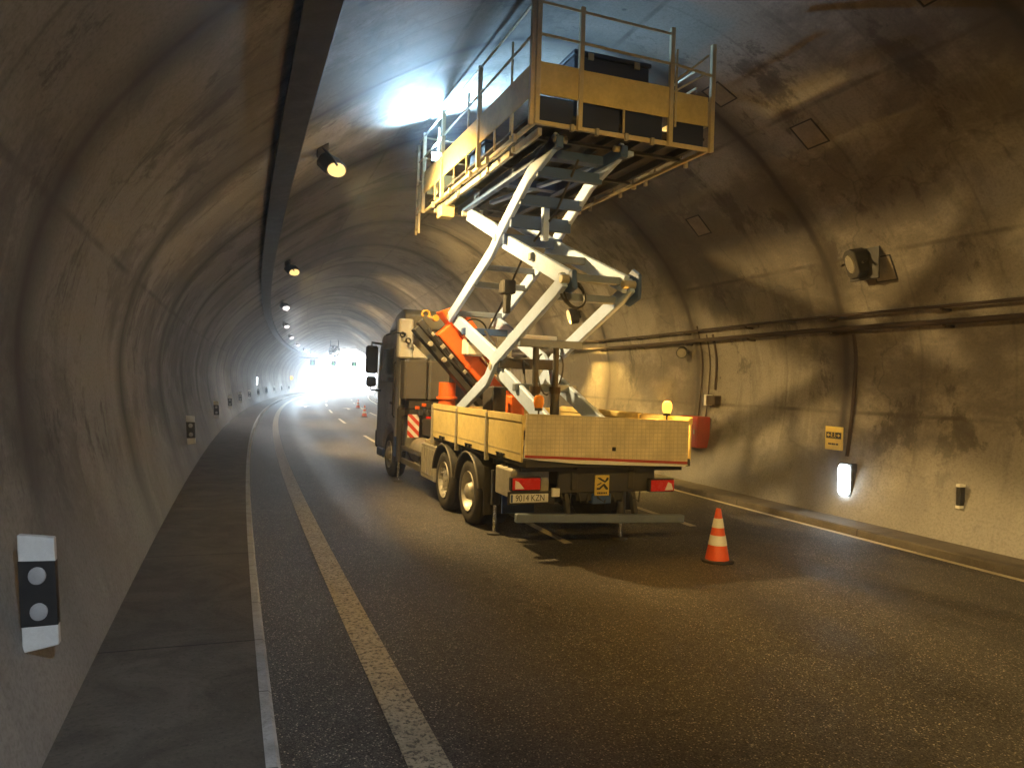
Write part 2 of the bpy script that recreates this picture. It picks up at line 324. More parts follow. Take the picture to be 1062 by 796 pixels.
# ------------------------------------------------------------------ mesh helper
class MB:
    """collects shapes, builds them as one mesh"""
    def __init__(s): s.v, s.f = [], []
    def add(s, vs, fs):
        o = len(s.v); s.v += [tuple(q) for q in vs]; s.f += [tuple(i+o for i in f) for f in fs]; return s
    def box(s, c, d, rot=None):
        x, y, z = d[0]/2, d[1]/2, d[2]/2
        q = [Vector(k) for k in ((-x,-y,-z),(x,-y,-z),(x,y,-z),(-x,y,-z),(-x,-y,z),(x,-y,z),(x,y,z),(-x,y,z))]
        if rot is not None:
            r = rot if isinstance(rot, Matrix) else Euler(rot).to_matrix()
            q = [r @ k for k in q]
        c = Vector(c)
        return s.add([k+c for k in q], [(3,2,1,0),(4,5,6,7),(0,1,5,4),(1,2,6,5),(2,3,7,6),(3,0,4,7)])
    def b2(s, a, b):    # box from two corners
        return s.box([(p+q)/2 for p, q in zip(a, b)], [abs(q-p) for p, q in zip(a, b)])
    def bar(s, p, q, w_, h_, up=(0, 0, 1)):
        p, q = Vector(p), Vector(q); d = q-p; L = d.length; d.normalize(); up = Vector(up)
        if abs(d.dot(up)) > .98: up = Vector((1, 0, 0)) if abs(d.x) < .9 else Vector((0, 1, 0))
        x = d.cross(up).normalized(); z = x.cross(d)
        return s.box((p+q)/2, (w_, L, h_), Matrix((x, d, z)).transposed())
    def prism(s, pts, axis, a, b):   # polygon in the two other axes, extruded along axis
        def mk(p, t):
            return {'x': (t, p[0], p[1]), 'y': (p[0], t, p[1]), 'z': (p[0], p[1], t)}[axis]
        n = len(pts); vs = [mk(p, a) for p in pts] + [mk(p, b) for p in pts]
        fs = [tuple(range(n))[::-1], tuple(range(n, 2*n))] + [(i, (i+1) % n, n+(i+1) % n, n+i) for i in range(n)]
        return s.add(vs, fs)
    def tube(s, path, r, n=8, caps=True):
        path = [Vector(p) for p in path]; rings = []; up = None
        for i, p in enumerate(path):
            d = (path[min(i+1, len(path)-1)] - path[max(i-1, 0)]).normalized()
            if up is None: up = Vector((0, 0, 1)) if abs(d.z) < .9 else Vector((1, 0, 0))
            x = d.cross(up).normalized(); up = x.cross(d).normalized()
            rr = r[i] if isinstance(r, (list, tuple)) else r
            rings.append([p + x*rr*math.cos(2*PI*k/n) + up*rr*math.sin(2*PI*k/n) for k in range(n)])
        fs = []
        for i in range(len(rings)-1):
            for k in range(n):
                fs.append((i*n+k, i*n+(k+1) % n, (i+1)*n+(k+1) % n, (i+1)*n+k))
        if caps: fs += [tuple(range(n))[::-1], tuple(range((len(rings)-1)*n, len(rings)*n))]
        return s.add([k for r_ in rings for k in r_], fs)
    def cyl(s, p, q, r, n=16): return s.tube([p, q], r, n)
    def lathe(s, prof, c, axis=(1, 0, 0), n=32, close=False):   # prof: (along axis, radius)
        a = Vector(axis).normalized(); t = Vector((0, 0, 1)) if abs(a.z) < .9 else Vector((1, 0, 0))
        x = a.cross(t).normalized(); y = a.cross(x); c = Vector(c); vs = []
        for (h, r) in prof:
            vs += [c + a*h + (x*math.cos(2*PI*k/n) + y*math.sin(2*PI*k/n))*max(r, 1e-4) for k in range(n)]
        m_ = len(prof); fs = []
        for i in range(m_ if close else m_-1):
            j = (i+1) % m_
            for k in range(n): fs.append((i*n+k, i*n+(k+1) % n, j*n+(k+1) % n, j*n+k))
        return s.add(vs, fs)
    def build(s, name, mat, parent=None, bevel=0.0, smooth=False, off=None, seg=1):
        me = bpy.data.meshes.new(name)
        bm = bmesh.new(); vs = [bm.verts.new(q) for q in s.v]
        for f in s.f:
            try: bm.faces.new([vs[i] for i in f])
            except ValueError: pass
        bmesh.ops.recalc_face_normals(bm, faces=bm.faces)
        if bevel:
            es = [e for e in bm.edges if len(e.link_faces) == 2 and e.calc_face_angle(0) > RAD(30)]
            bmesh.ops.bevel(bm, geom=es, offset=bevel, segments=seg, affect='EDGES', profile=.6, clamp_overlap=True)
        if smooth:
            for f in bm.faces: f.smooth = True
            for e in bm.edges:
                if len(e.link_faces) == 2 and e.calc_face_angle(0) > RAD(38): e.smooth = False
        bm.to_mesh(me); bm.free()
        me.materials.append(M[mat] if isinstance(mat, str) else mat)
        o = bpy.data.objects.new(name, me); C.objects.link(o)
        if parent is not None:
            o.parent = parent
            # the shapes of a thing are given in world coordinates when off is set
        if off is not None: me.transform(Matrix.Translation(-Vector(off)))
        return o

def tag(o, label=None, cat=None, group=None, kind=None):
    if label: o['label'] = label
    if cat: o['category'] = cat
    if group: o['group'] = group
    if kind: o['kind'] = kind
    return o
def thing(name, label, cat, loc=(0, 0, 0), rz=0, group=None):
    o = bpy.data.objects.new(name, None); C.objects.link(o); o.location = loc; o.rotation_euler = (0, 0, rz)
    o.empty_display_size = .1
    return tag(o, label, cat, group)
def copy_tree(o, parent=None):
    c = o.copy(); C.objects.link(c); c.parent = parent
    for ch in [k for k in C.objects if k.parent == o]: copy_tree(ch, c)
    return c
def text_mesh(name, body, size, mat, parent, mtx, extrude=.002):
    cu = bpy.data.curves.new(name, 'FONT'); cu.body = body; cu.size = size; cu.extrude = extrude; cu.align_x = 'CENTER'; cu.align_y = 'CENTER'
    tmp = bpy.data.objects.new(name, cu); C.objects.link(tmp)
    bpy.context.view_layer.update()
    me = bpy.data.meshes.new_from_object(tmp.evaluated_get(bpy.context.evaluated_depsgraph_get()))
    bpy.data.objects.remove(tmp); bpy.data.curves.remove(cu)
    me.transform(mtx); me.materials.clear(); me.materials.append(M[mat]); me.name = name
    o = bpy.data.objects.new(name, me); C.objects.link(o); o.parent = parent
    return o

# ------------------------------------------------------------------ the tunnel's path and profile
RC = 571.24                     # the road curves to the right
S0, S1 = -85.0, 130.0
MIDL = 4.4
def P(s, l, z): return Vector((RC - (RC-l)*math.cos(s/RC), (RC-l)*math.sin(s/RC), z))
def heading(s): return -s/RC
CTRL = [(-.80, .10), (-.84, .28), (-1.0, .75), (-1.15, 1.3), (-1.26, 1.9), (-1.28, 2.5), (-1.12, 3.25), (-.76, 3.95), (-.18, 4.62), (.5, 5.22), (1.25, 5.80), (2.2, 6.42), (3.2, 6.95), (4.2, 7.22), (5.2, 7.24),
        (6.1, 7.04), (6.95, 6.66), (7.75, 6.14), (8.48, 5.53), (9.16, 4.77), (9.62, 3.98), (9.92, 3.0), (9.97, 2.4), (9.93, 1.8), (9.84, 1.2), (9.74, .75), (9.62, .28), (9.58, .10)]
def catmull(pts, n=5):
    out = []
    for i in range(len(pts)-1):
        p0 = pts[max(i-1, 0)]; p1 = pts[i]; p2 = pts[i+1]; p3 = pts[min(i+2, len(pts)-1)]
        for k in range(n):
            t = k/n
            out.append(tuple(.5*((2*p1[j]) + (-p0[j]+p2[j])*t + (2*p0[j]-5*p1[j]+4*p2[j]-p3[j])*t*t + (-p0[j]+3*p1[j]-3*p2[j]+p3[j])*t**3) for j in (0, 1)))
    out.append(pts[-1]); return out
PROFILE = catmull(CTRL)
ARC = [0.0]
for i in range(1, len(PROFILE)):
    ARC.append(ARC[-1] + math.hypot(PROFILE[i][0]-PROFILE[i-1][0], PROFILE[i][1]-PROFILE[i-1][1]))
LINING_LEN = ARC[-1]
def wall_l(z, side):            # lateral of the wall at height z; side -1 left, +1 right
    h = len(PROFILE)//2
    pr = PROFILE[:h] if side < 0 else PROFILE[h:][::-1]
    for (a, za), (b, zb) in zip(pr, pr[1:]):
        if za <= z <= zb: return a + (b-a)*(z-za)/(zb-za)
    return MIDL
def ceil_z(l):
    for (a, za), (b, zb) in zip(PROFILE, PROFILE[1:]):
        if a <= l <= b and za > 3: return za + (zb-za)*(l-a)/(b-a)
    return 7.2
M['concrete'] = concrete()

def sweep(name, prof, s0, s1, ds, mat, uvs=None, smooth=True, thick=None):
    n = int(math.ceil((s1-s0)/ds)); vs, fs, uvl = [], [], []
    for i in range(n+1):
        s = s0 + (s1-s0)*i/n
        for (l, z) in prof: vs.append(P(s, l, z))
    m_ = len(prof)
    for i in range(n):
        for k in range(m_-1):
            fs.append((i*m_+k, i*m_+k+1, (i+1)*m_+k+1, (i+1)*m_+k))
    me = bpy.data.meshes.new(name); me.from_pydata([tuple(v) for v in vs], [], fs); me.update()
    uvm = me.uv_layers.new(name='UVMap')
    arc = [0.0]
    for i in range(1, m_): arc.append(arc[-1] + math.hypot(prof[i][0]-prof[i-1][0], prof[i][1]-prof[i-1][1]))
    for poly in me.polygons:
        for li in poly.loop_indices:
            vi = me.loops[li].vertex_index; i, k = divmod(vi, m_)
            uvm.data[li].uv = (s0 + (s1-s0)*i/n, arc[k])
    if smooth:
        for poly in me.polygons: poly.use_smooth = True
    me.materials.append(M[mat]); o = bpy.data.objects.new(name, me); C.objects.link(o)
    return o

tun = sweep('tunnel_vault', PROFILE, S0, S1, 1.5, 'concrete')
tag(tun, 'sooty concrete tunnel vault with dark ring joints arching over the road', 'tunnel')

# road, walkways and kerbs
KERB_L, KERB_R, ZW = .317, 8.98, .157
road = sweep('road', [(KERB_L - .02, 0), (2, 0), (4.4, 0), (7, 0), (KERB_R + .02, 0)], S0-30, S1 + 160, 2.0, 'asphalt', smooth=False); tag(road, kind='structure')
def structure(o): return tag(o, kind='structure')
structure(sweep('walkway', [(-1.6, ZW-.004), (KERB_L - .075, ZW-.004)], S0, S1, 2.0, 'walk', smooth=False))
structure(sweep('walkway', [(KERB_R + .125, ZW-.054), (10.6, ZW-.054)], S0, S1, 2.0, 'walk', smooth=False))
structure(sweep('kerb', [(KERB_L - .075, ZW-.05), (KERB_L - .075, ZW), (KERB_L-.02, ZW), (KERB_L, ZW-.02), (KERB_L, -.02)], S0, S1, 2.0, 'kerb', smooth=False))
structure(sweep('kerb', [(KERB_R, -.02), (KERB_R, ZW-.07), (KERB_R+.02, ZW-.05), (KERB_R + .125, ZW-.05), (KERB_R+.125, ZW-.1)], S0, S1, 2.0, 'walk', smooth=False))
structure(sweep('road_marking', [(1.0, .004), (1.235, .004)], S0-20, S1+100, 2.0, 'line', smooth=False))
structure(sweep('road_marking', [(8.82, .004), (8.93, .004)], S0-20, S1+100, 2.0, 'line_clean', smooth=False))
for l, spans in ((4.37, [(-9, -5.5), (9.4, 11.9), (14.4, 17.9), (26.0, 29.6), (37.8, 42.2), (49.4, 54.2), (61.6, 67), (73, 78), (85, 90), (97, 102)]),
                 (6.87, [(-9, -5.5), (10.2, 13.6), (22.5, 26), (34.5, 38), (46.4, 51), (56.8, 62), (69, 73), (80, 84)])):
    for a, b in spans:
        structure(sweep('road_marking', [(l-.065, .004), (l+.065, .004)], a, b, 1.0, 'line_clean', smooth=False))
for s_, l_ in ((60, 2.75), (57, 5.8)):            # direction arrows seen flat far ahead
    mb = MB(); pts = [(-.1, -1.6), (.1, -1.6), (.1, .4), (.45, .4), (0, 1.7), (-.45, .4), (-.1, .4)]
    mb.add([(x, y, 0) for x, y in pts], [tuple(range(7))])
    o = mb.build('road_marking', 'line_clean'); structure(o); o.location = P(s_, l_, .004); o.rotation_euler = (0, 0, heading(s_))
g = MB().add([(-1500, -1500, -.08), (1500, -1500, -.08), (1500, 1500, -.08), (-1500, 1500, -.08)], [(0, 1, 2, 3)]).build('ground', 'earth'); structure(g)
# cutting slopes beyond the exit
for side in (-1, 1):
    mb = MB()
    prof = [(side*9+4.4, -.05), (side*16+4.4, 3.0), (side*34+4.4, 9.0), (side*70+4.4, 12.0)]
    vs, fs = [], []
    for i in range(21):
        s = S1 + 6 + i*9
        for k, (l, z) in enumerate(prof): vs.append(P(s, l, z*(1 - i/28) + (random.uniform(-.4, .6) if k else 0)))
    for i in range(20):
        for k in range(3): fs.append((i*4+k, i*4+k+1, i*4+k+5, i*4+k+4))
    structure(mb.add(vs, fs).build('hill', 'earth', smooth=True))

hz_m = bpy.data.materials.new('tunnel haze'); hz_m.use_nodes = True; hz_m.node_tree.nodes.clear()
pv = hz_m.node_tree.nodes.new('ShaderNodeVolumePrincipled'); pv.inputs['Density'].default_value = .0036; pv.inputs['Color'].default_value = (.80, .90, 1, 1); pv.inputs['Anisotropy'].default_value = .82
ho = hz_m.node_tree.nodes.new('ShaderNodeOutputMaterial'); hz_m.node_tree.links.new(pv.outputs[0], ho.inputs['Volume'])
M['haze'] = hz_m
hz = MB().b2((-1510, -1510, -1.1), (1510, 1510, 16.0)).build('haze', 'haze'); tag(hz, kind='stuff')

# ------------------------------------------------------------------ cable tray and pipes along the tunnel
o = sweep('cable_tray', [(.50, 5.21), (.46, 5.09), (.47, 5.08), (.77, 5.14), (.78, 5.15), (.76, 5.27), (.50, 5.21)], S0, S1-2, 1.5, 'tray', smooth=False)
tag(o, 'dark cable tray hanging along the left side of the tunnel vault', 'cable tray')
s = -4.0; b0 = None
while s < S1-4:
    if b0 is None:
        b0 = MB().bar((-.1, 0, .0), (-.1, 0, ceil_z(.52)-5.20), .03, .03).bar((.115, 0, .0), (.115, 0, ceil_z(.735)-5.20), .03, .03).bar((-.1, 0, -.02), (.115, 0, -.02), .03, .02).build('hanger', 'tray', o); k = b0
    else:
        k = b0.copy(); C.objects.link(k); k.parent = o
    k.location = P(s, .62, 5.22); k.rotation_euler = (0, 0, heading(s))
    s += 3.0
for z, r, lb, mt in ((3.47, .024, 'thin upper pipe running along the right tunnel wall', 'pipe'), (3.25, .042, 'thick lower brown pipe running along the right tunnel wall', 'pipe')):
    l = wall_l(z, 1) - .14
    path = [P(S0 + i*1.5, l, z + .012*math.sin(i*.9)) for i in range(int((S1-S0-4)/1.5))]
    o = MB().tube(path, r, 10).build('pipe', mt, smooth=True); tag(o, lb, 'pipe')
    s = -1.0; b0 = None
    while s < 72:
        if b0 is None:
            b0 = MB().bar((.02, 0, -.03-r), (.22, 0, -.03-r), .05, .03).bar((-.01, 0, -r-.03), (-.01, 0, 0), .05, .02).build('pipe_bracket', 'pipe', o); k = b0
        else:
            k = b0.copy(); C.objects.link(k); k.parent = o
        k.location = P(s, l, z); k.rotation_euler = (0, 0, heading(s))
        s += 2.3

# ------------------------------------------------------------------ floodlights
def flood_parts(root, lit, aim, roll=0):
    aim = Vector(aim).normalized()
    q = aim.to_track_quat('-Y', 'Z').to_matrix().to_4x4() @ Matrix.Rotation(RAD(roll), 4, 'Y') @ Matrix.Scale(1.05 if roll else 1, 4)      # local -Y looks along aim
    def put(mb): mb.v = [tuple(q @ Vector(v)) for v in mb.v]; return mb
    hs = put(MB().prism([(-.16, -.125), (.16, -.125), (.22, -.06), (.22, .06), (.16, .125), (-.16, .125), (-.22, .06), (-.22, -.06)], 'y', -.02, .22)).build('housing', 'lamp_body', root, .012)
    put(MB().b2((-.10, .22, -.08), (.10, .30, .08))).build('gear_box', 'lamp_body', hs, .01)
    mb = MB()
    vs = [(0.185*math.cos(2*PI*k/28), -.045 , .105*math.sin(2*PI*k/28)) for k in range(28)] + [(0.2*math.cos(2*PI*k/28), -.022 , .118*math.sin(2*PI*k/28)) for k in range(28)]
    mb.add(vs, [tuple(range(28))] + [(k, (k+1) % 28, 28+(k+1) % 28, 28+k) for k in range(28)])
    put(mb).build('lens', 'sodium' if lit else 'unlit_glass', root, smooth=False)
    return root
def bracket(root, top):
    mb = MB(); top = Vector(top); d = Vector((0, 0, 0)) - top
    for sx in (-.17, .17):
        mb.tube([top + Vector((0, sx*.6, 0)), top*.45 + Vector((0, sx*1.25, 0)), Vector((0, sx*1.3, 0))], .018, 6)
    mb.box(top, (.20, .28, .03), Vector((0, 0, 1)).rotation_difference(top.normalized()).to_matrix())
    mb.build('bracket', 'lamp_body', root)
LL_ = 1.42; LZ = 5.44
ORD = {12.2: 'nearest lit sodium floodlight under the left side of the vault, ahead of the tray',
       24.6: 'lit floodlight second along the left row of the vault, smaller than the nearest',
       37.4: 'lit floodlight third along the left row of the vault, above the dark tray',
       51.0: 'lit floodlight fourth along the left row, well down the tunnel',
       65.0: 'lit floodlight fifth along the left row, half way to the daylight',
       79.0: 'small lit floodlight sixth along the left row towards the exit',
       92.0: 'tiny lit floodlight seventh along the left row towards the exit',
       104.0: 'tiny lit floodlight eighth along the left row, near the jet fan',
       116.0: 'last tiny lit floodlight of the left row at the bright exit'}
def spot(root, aim, power, size, blend=.7, col=SODIUM, r=.12):
    d = bpy.data.lights.new('lamp_beam', 'SPOT'); d.energy = power; d.color = col; d.spot_size = RAD(size); d.spot_blend = blend; d.shadow_soft_size = r
    o = bpy.data.objects.new('lamp_beam', d); C.objects.link(o); o.parent = root
    a = Vector(aim).normalized(); o.location = a*.13; o.rotation_euler = (-a).to_track_quat('Z', 'Y').to_euler()
    return o
proto = None; far_lens = None
behind = [(-.6, 'lit floodlight of the left row above the viewer'), (-4.2, 'added cool white fill floodlight, unseen just behind the viewer'), (-13.5, 'lit floodlight of the left row first behind the viewer'), (-26.5, 'lit floodlight of the left row second behind the viewer')]  # the cool white one is an added fill for the left wall and kerb
for s_, lb in [(k, v) for k, v in ORD.items()] + behind:
    if proto is None:
        proto = thing('floodlight', lb, 'floodlight', (0, 0, 0), 0, 'lit floodlights along the left of the vault')
        flood_parts(proto, True, (.62, -.62, -.72)); bracket(proto, (-.20, .10, .30)); r = proto
    else:
        r = copy_tree(proto)
    r['label'] = lb; r.location = P(s_, LL_, LZ); r.rotation_euler = (0, 0, heading(s_))
    if s_ == -.6: spot(r, (.30, .93, -.40), 310, 62, col=AMBERISH)
    elif s_ < 0: spot(r, (-.38, .74, -.55), 165, 60, .8, (.76, .88, 1.0)) if s_ == -4.2 else spot(r, (.45, .2, -.85), 12, 120, .7, NEUTRAL)
    elif s_ < 20: spot(r, (.82, .0, -.50), 175, 122, .55)
    elif s_ < 30: spot(r, (.75, -.1, -.62), 40, 100, .6)
    else: spot(r, (.50, -.1, -.80), 48 if s_ < 60 else 130 if s_ < 75 else 330, 172, .6, NEUTRAL if s_ < 60 else (.70, .86, 1.0))
    if s_ > 30:
        for ch in r.children:
            if ch.name.startswith('lens'):
                if ch.data.users > 1 and far_lens is None: far_lens = ch.data.copy(); far_lens.materials[0] = M['neutral']
                ch.data = far_lens
proto2 = None
for s_, lit, lb in ((9.45, False, 'large unlit floodlight above the pipes on the near right wall'), (20.7, True, 'lit floodlight on the right wall glimpsed between the scissor arms'), (31.3, True, 'lit floodlight on the right wall hidden beyond the truck'), (41.9, True, 'second lit floodlight on the right wall hidden beyond the truck')):
    l = wall_l(4.25, 1) - .34
    r = thing('floodlight', lb, 'floodlight', P(s_, l, 4.2), heading(s_), 'floodlights on the right wall')
    flood_parts(r, lit, (-.97, .02, -.22), 80); bracket(r, (.30, .10, .14))
    if not lit:
        MB().b2((.20, -.34, -.24), (.235, .24, .26)).build('back_plate', 'black', r, .008)
        for ch in list(r.children):
            if ch.name.startswith('lens'): ch.scale = (.97, .72, .72)
    if lit: spot(r, (-.10, -.30, -.95), 270, 104, .6, AMBERISH)
# dark round lamp below the pipes
l = wall_l(3.0, 1) - .2
r = thing('spotlight', 'small dark unlit spotlight just below the pipes on the right wall', 'spotlight', P(15.3, l, 3.02), heading(15.3))
MB().lathe([(-.16, .0), (-.16, .09), (-.1, .115), (.14, .125), (.14, .0)], (0, 0, 0), (-.55, -.8, -.25), 20).build('housing', 'lamp_body', r, smooth=True)
MB().lathe([(.142, 0), (.142, .105), (.15, .1), (.155, 0)], (0, 0, 0), (-.55, -.8, -.25), 20).build('lens', 'unlit_glass', r)
MB().bar((.0, .0, -.02), (.2, .05, -.02), .05, .04).build('bracket', 'lamp_body', r)

# ------------------------------------------------------------------ lane markers on the walls
def reflector(lb, s_, side):
    z = .95; l = wall_l(z, side) - side*.15
    r = thing('wall_reflector', lb, 'reflector', P(s_, l, z), heading(s_), 'reflector posts on the tunnel walls')
    x = .115
    bd = MB().prism([(-x, -.385), (x, -.36), (x, .345), (-x, .385)], 'y', -.02, .05).build('backing_plate', 'signwhite', r, .006)
    MB().prism([(-x-.002, -.215), (x+.002, -.225), (x+.002, .195), (-x-.002, .215)], 'y', -.026, .054).build('black_panel', 'signblack', r, .003)
    r.scale = (.74, .8, .82); r.rotation_euler = (0, RAD(-4), heading(s_))
    for zz in (.11, -.125):
        MB().lathe([(0, .058), (.008, .056), (.014, .04), (.016, .0)], (0, -.026, zz), (0, -1, 0), 20).build('reflector_disc', 'retro', r, smooth=True)
    return r
p_ref = None
LREF = [(4.66, 'large white and black reflector on the near left wall'), (17.7, 'second reflector along the left wall, white below and black above'),
        (28.2, 'third dark reflector along the left wall'), (37.0, 'fourth reflector along the left wall, with a pale lower end'), (45.4, 'fifth small reflector along the left wall'),
        (54, 'sixth tiny reflector along the left wall'), (63, 'tiny reflector on the left wall just before the small light panel'), (72, 'tiny reflector on the left wall just past the small light panel'), (81, 'far reflector on the left wall before the orange lamp'), (90, 'farther reflector on the left wall nearing the orange lamp'), (99, 'last visible reflector on the left wall by the gantry')]
for s_, lb in LREF:
    if p_ref is None: p_ref = reflector(lb, s_, -1)
    else:
        r = copy_tree(p_ref); r['label'] = lb; l = wall_l(.95, -1) + .15
        r.location = P(s_, l, .95); r.rotation_euler = (0, RAD(-4), heading(s_))
rr = thing('wall_reflector', 'small dark reflector low on the near right wall', 'reflector', P(7.83, wall_l(.76, 1)-.06, .76), heading(7.83), 'reflector posts on the tunnel walls')
MB().prism([(-.05, -.14), (.05, -.13), (.05, .13), (-.05, .14)], 'y', -.03, .03).build('black_panel', 'signblack', rr, .004)
MB().b2((-.055, -.035, .13), (.055, .035, .17)).b2((-.055, -.035, -.17), (.055, .035, -.13)).build('end_cap', 'signwhite', rr, .004)

# ------------------------------------------------------------------ things on the right wall
def frame_at(s_, l, z): return P(s_, l, z)
# evacuation light panel and its cable
l = wall_l(.72, 1)
r = thing('light_panel', 'glowing white light panel low on the right wall below the yellow sign', 'light panel', P(10.0, l-.04, .72), heading(10.0))
MB().b2((-.03, -.14, -.28), (.09, .14, .28)).build('housing', 'lamp_body', r, .01)
MB().prism([(-.12, -.20), (-.08, -.255), (.08, -.255), (.12, -.20), (.12, .20), (.08, .255), (-.08, .255), (-.12, .20)], 'x', -.075, -.032).build('diffuser', 'panelwhite', r, .01)
r = thing('light_panel', 'tiny glowing light panel far along the left wall', 'light panel', P(65.1, wall_l(1.8, -1)+.04, 1.8), heading(65.1))
MB().b2((-.08, -.16, -.34), (.02, .16, .34)).build('housing', 'lamp_body', r, .01)
MB().b2((.021, -.135, -.31), (.06, .135, .31)).build('diffuser', 'panelwhite', r, .01)
r = thing('warning_lamp', 'small round orange lamp far along the left wall', 'lamp', P(104, wall_l(2.2, -1)+.12, 2.15), heading(104))
MB().lathe([(-.1, 0), (-.1, .22), (.0, .26), (.0, 0)], (0, 0, 0), (.2, -1, 0), 20).build('housing', 'lamp_body', r)
MB().lathe([(.002, .24), (.05, .2), (.08, .1), (.09, 0)], (0, 0, 0), (.2, -1, 0), 20).build('lens', 'amber', r, smooth=True)

def conduit(lb, s_, z0, z1, r_, off=.03, ds=0.0):
    pts = []; z = z0
    side = [(a, zz) for a, zz in PROFILE[len(PROFILE)//2:][::-1] if z0 <= zz <= z1]
    for (l, zz) in side: pts.append(P(s_ + ds*(zz-z0), l-off + (.02*math.sin(zz*2.3)), zz))
    o = MB().tube(pts, r_, 8).build('conduit', 'pipe', smooth=True); return tag(o, lb, 'conduit')
conduit('thick dark cable climbing the right wall above the glowing light panel', 10.12, 1.08, 3.3, .03)
conduit('thin cable climbing the right wall down into the red cabinet', 14.75, 1.15, 3.6, .016)
conduit('dark conduit climbing the right wall above the small brown box', 14.2, 2.05, 3.4, .026)
conduit('thin cable climbing the right wall beside the grey conduit', 14.45, 1.5, 3.4, .014, .03)

r = thing('fire_cabinet', 'red cabinet on the right wall behind the truck tail plate', 'cabinet', P(14.6, wall_l(1.2, 1)-.16, 1.22), heading(14.6))
MB().b2((-.16, -.36, -.34), (.16, .36, .34)).build('body', 'red', r, .012)
MB().b2((-.172, -.31, -.29), (-.158, .31, .29)).build('door', 'red', r, .006)
MB().b2((-.19, -.27, -.04), (-.172, -.23, .06)).build('handle', 'galv', r, .003)
r = thing('junction_box', 'small brown junction box with a pale lid on the right wall conduit', 'junction box', P(14.15, wall_l(1.93, 1)-.10, 1.93), heading(14.15))
MB().b2((-.08, -.16, -.10), (.1, .16, .10)).build('body', 'pipe', r, .01)
MB().b2((-.085, .162, -.12), (.1, .24, .12)).build('lid', 'signwhite', r, .006)

# evacuation sign
l = wall_l(1.38, 1)
r = thing('evacuation_sign', 'yellow sign with dark pictograms on the right wall', 'sign', P(10.45, l-.05, 1.38), heading(10.45))
sb = MB().b2((-.012, -.20, -.20), (.012, .20, .20)).build('sign_board', 'signyellow', r, .003)
mb = MB(); X0, X1 = -.016, -.0125
def q(y0, z0, y1, z1): mb.b2((X0, y0, z0), (X1, y1, z1))
# on its face +y lies to the left for a viewer inside the tunnel
q(-.175, .0, .175, .105)
mb.build('dark_band', 'signblack', r)
mb = MB(); X0, X1 = -.019, -.0165
for sgn in (1, -1):     # arrows either side
    yy = sgn*.155
    mb.add([(X0, yy, .052), (X0, yy - sgn*.045, .085), (X0, yy - sgn*.045, .02)], [(0, 1, 2)])
    q(min(yy - sgn*.045, yy - sgn*.085), .046, max(yy - sgn*.045, yy - sgn*.085), .060)
for yy in (.035, -.035):   # two running figures
    mb.lathe([(0, .012), (.002, 0)], (X0, yy+.004, .09), (-1, 0, 0), 10)
    mb.bar((X0, yy, .076), (X0, yy+.006, .046), .012, .002, (1, 0, 0)).bar((X0, yy+.006, .046), (X0, yy-.014, .012), .008, .002, (1, 0, 0)).bar((X0, yy+.006, .046), (X0, yy+.026, .02), .008, .002, (1, 0, 0)).bar((X0, yy-.018, .058), (X0, yy+.022, .07), .007, .002, (1, 0, 0))
mb.build('pictogram', 'signyellow', r)
mb = MB(); X0, X1 = -.016, -.0125
for a, b in ((.12, .085), (.078, .05), (.04, -.01), (-.02, -.045), (-.06, -.11)): q(b, -.115, a, -.085)
q(-.175, -.006, .175, -.002)
mb.build('small_figures', 'pipe', r)

# small square form marks left in the vault
def hatch(lb, s_, al, size):
    # al = lateral on the upper right of the vault
    z = ceil_z(al); e = .05; nl = Vector((ceil_z(al+e)-ceil_z(al-e), 0, -2*e)).normalized()
    if nl.z > 0: nl = -nl
    r = thing('vault_hatch', lb, 'hatch', P(s_, al, z), heading(s_), 'square hatches in the vault')
    rot = Vector((0, 0, -1)).rotation_difference(nl).to_matrix().to_4x4()
    def put(mb): mb.v = [tuple(rot @ Vector(v)) for v in mb.v]; return mb
    h = size/2; t_ = .02
    put(MB().b2((-h, -h, -.012), (h, -h+t_, .03)).b2((-h, h-t_, -.012), (h, h, .03)).b2((-h, -h+t_+.001, -.011), (-h+t_, h-t_-.001, .03)).b2((h-t_, -h+t_+.001, -.011), (h, h-t_-.001, .03))).build('rim', 'tray', r)
    put(MB().b2((-h+t_+.004, -h+t_+.004, -.006), (h-t_-.004, h-t_-.004, .03))).build('cover', M['hatch_cover'], r)
M['hatch_cover'] = ground_mat('hatch concrete', (.25, .22, .18), (.16, .14, .11), 3.0)
hatch('square hatch in the upper right vault beside the long seam', 9.1, 7.95, .46)
hatch('square hatch high on the vault near the top right corner', 6.2, 7.0, .46)
hatch('square hatch close beside the unlit floodlight on the right vault', 9.2, 9.55, .42)
hatch('square hatch in the vault behind the platform railing', 9.9, 6.9, .42)
hatch('square hatch in the vault between the scissor lift and the near ring joint', 13.0, 8.6, .46)

# ------------------------------------------------------------------ jet fan, gantry with lane signals
r = thing('jet_fan', 'round dark jet fan hanging under the vault before the exit', 'jet fan', P(101, MIDL, 5.78), heading(101))
MB().lathe([(-1.0, .56), (1.0, .56), (1.0, .70), (.9, .74), (-.9, .74), (-1.0, .70)], (0, 0, 0), (0, 1, 0), 28, True).build('duct', 'lamp_body', r, smooth=True)
mb = MB()
for k in range(8):
    a = k*PI/4 + .2
    d_ = Vector((math.cos(a), 0, math.sin(a))); e_ = Vector((-math.sin(a), 0, math.cos(a)))
    mb.bar(d_*.12 + Vector((0, -.9, 0)), d_*.57 + Vector((0, -.9, 0)), .04, .21, e_*.9 + Vector((0, .4, 0)))
mb.build('blade', 'black', r)
MB().lathe([(-1.0, 0), (-.98, .1), (-.85, .17), (-.3, .17), (-.3, 0)], (0, 0, 0), (0, 1, 0), 20).build('hub', 'black', r, smooth=True)
mb = MB()
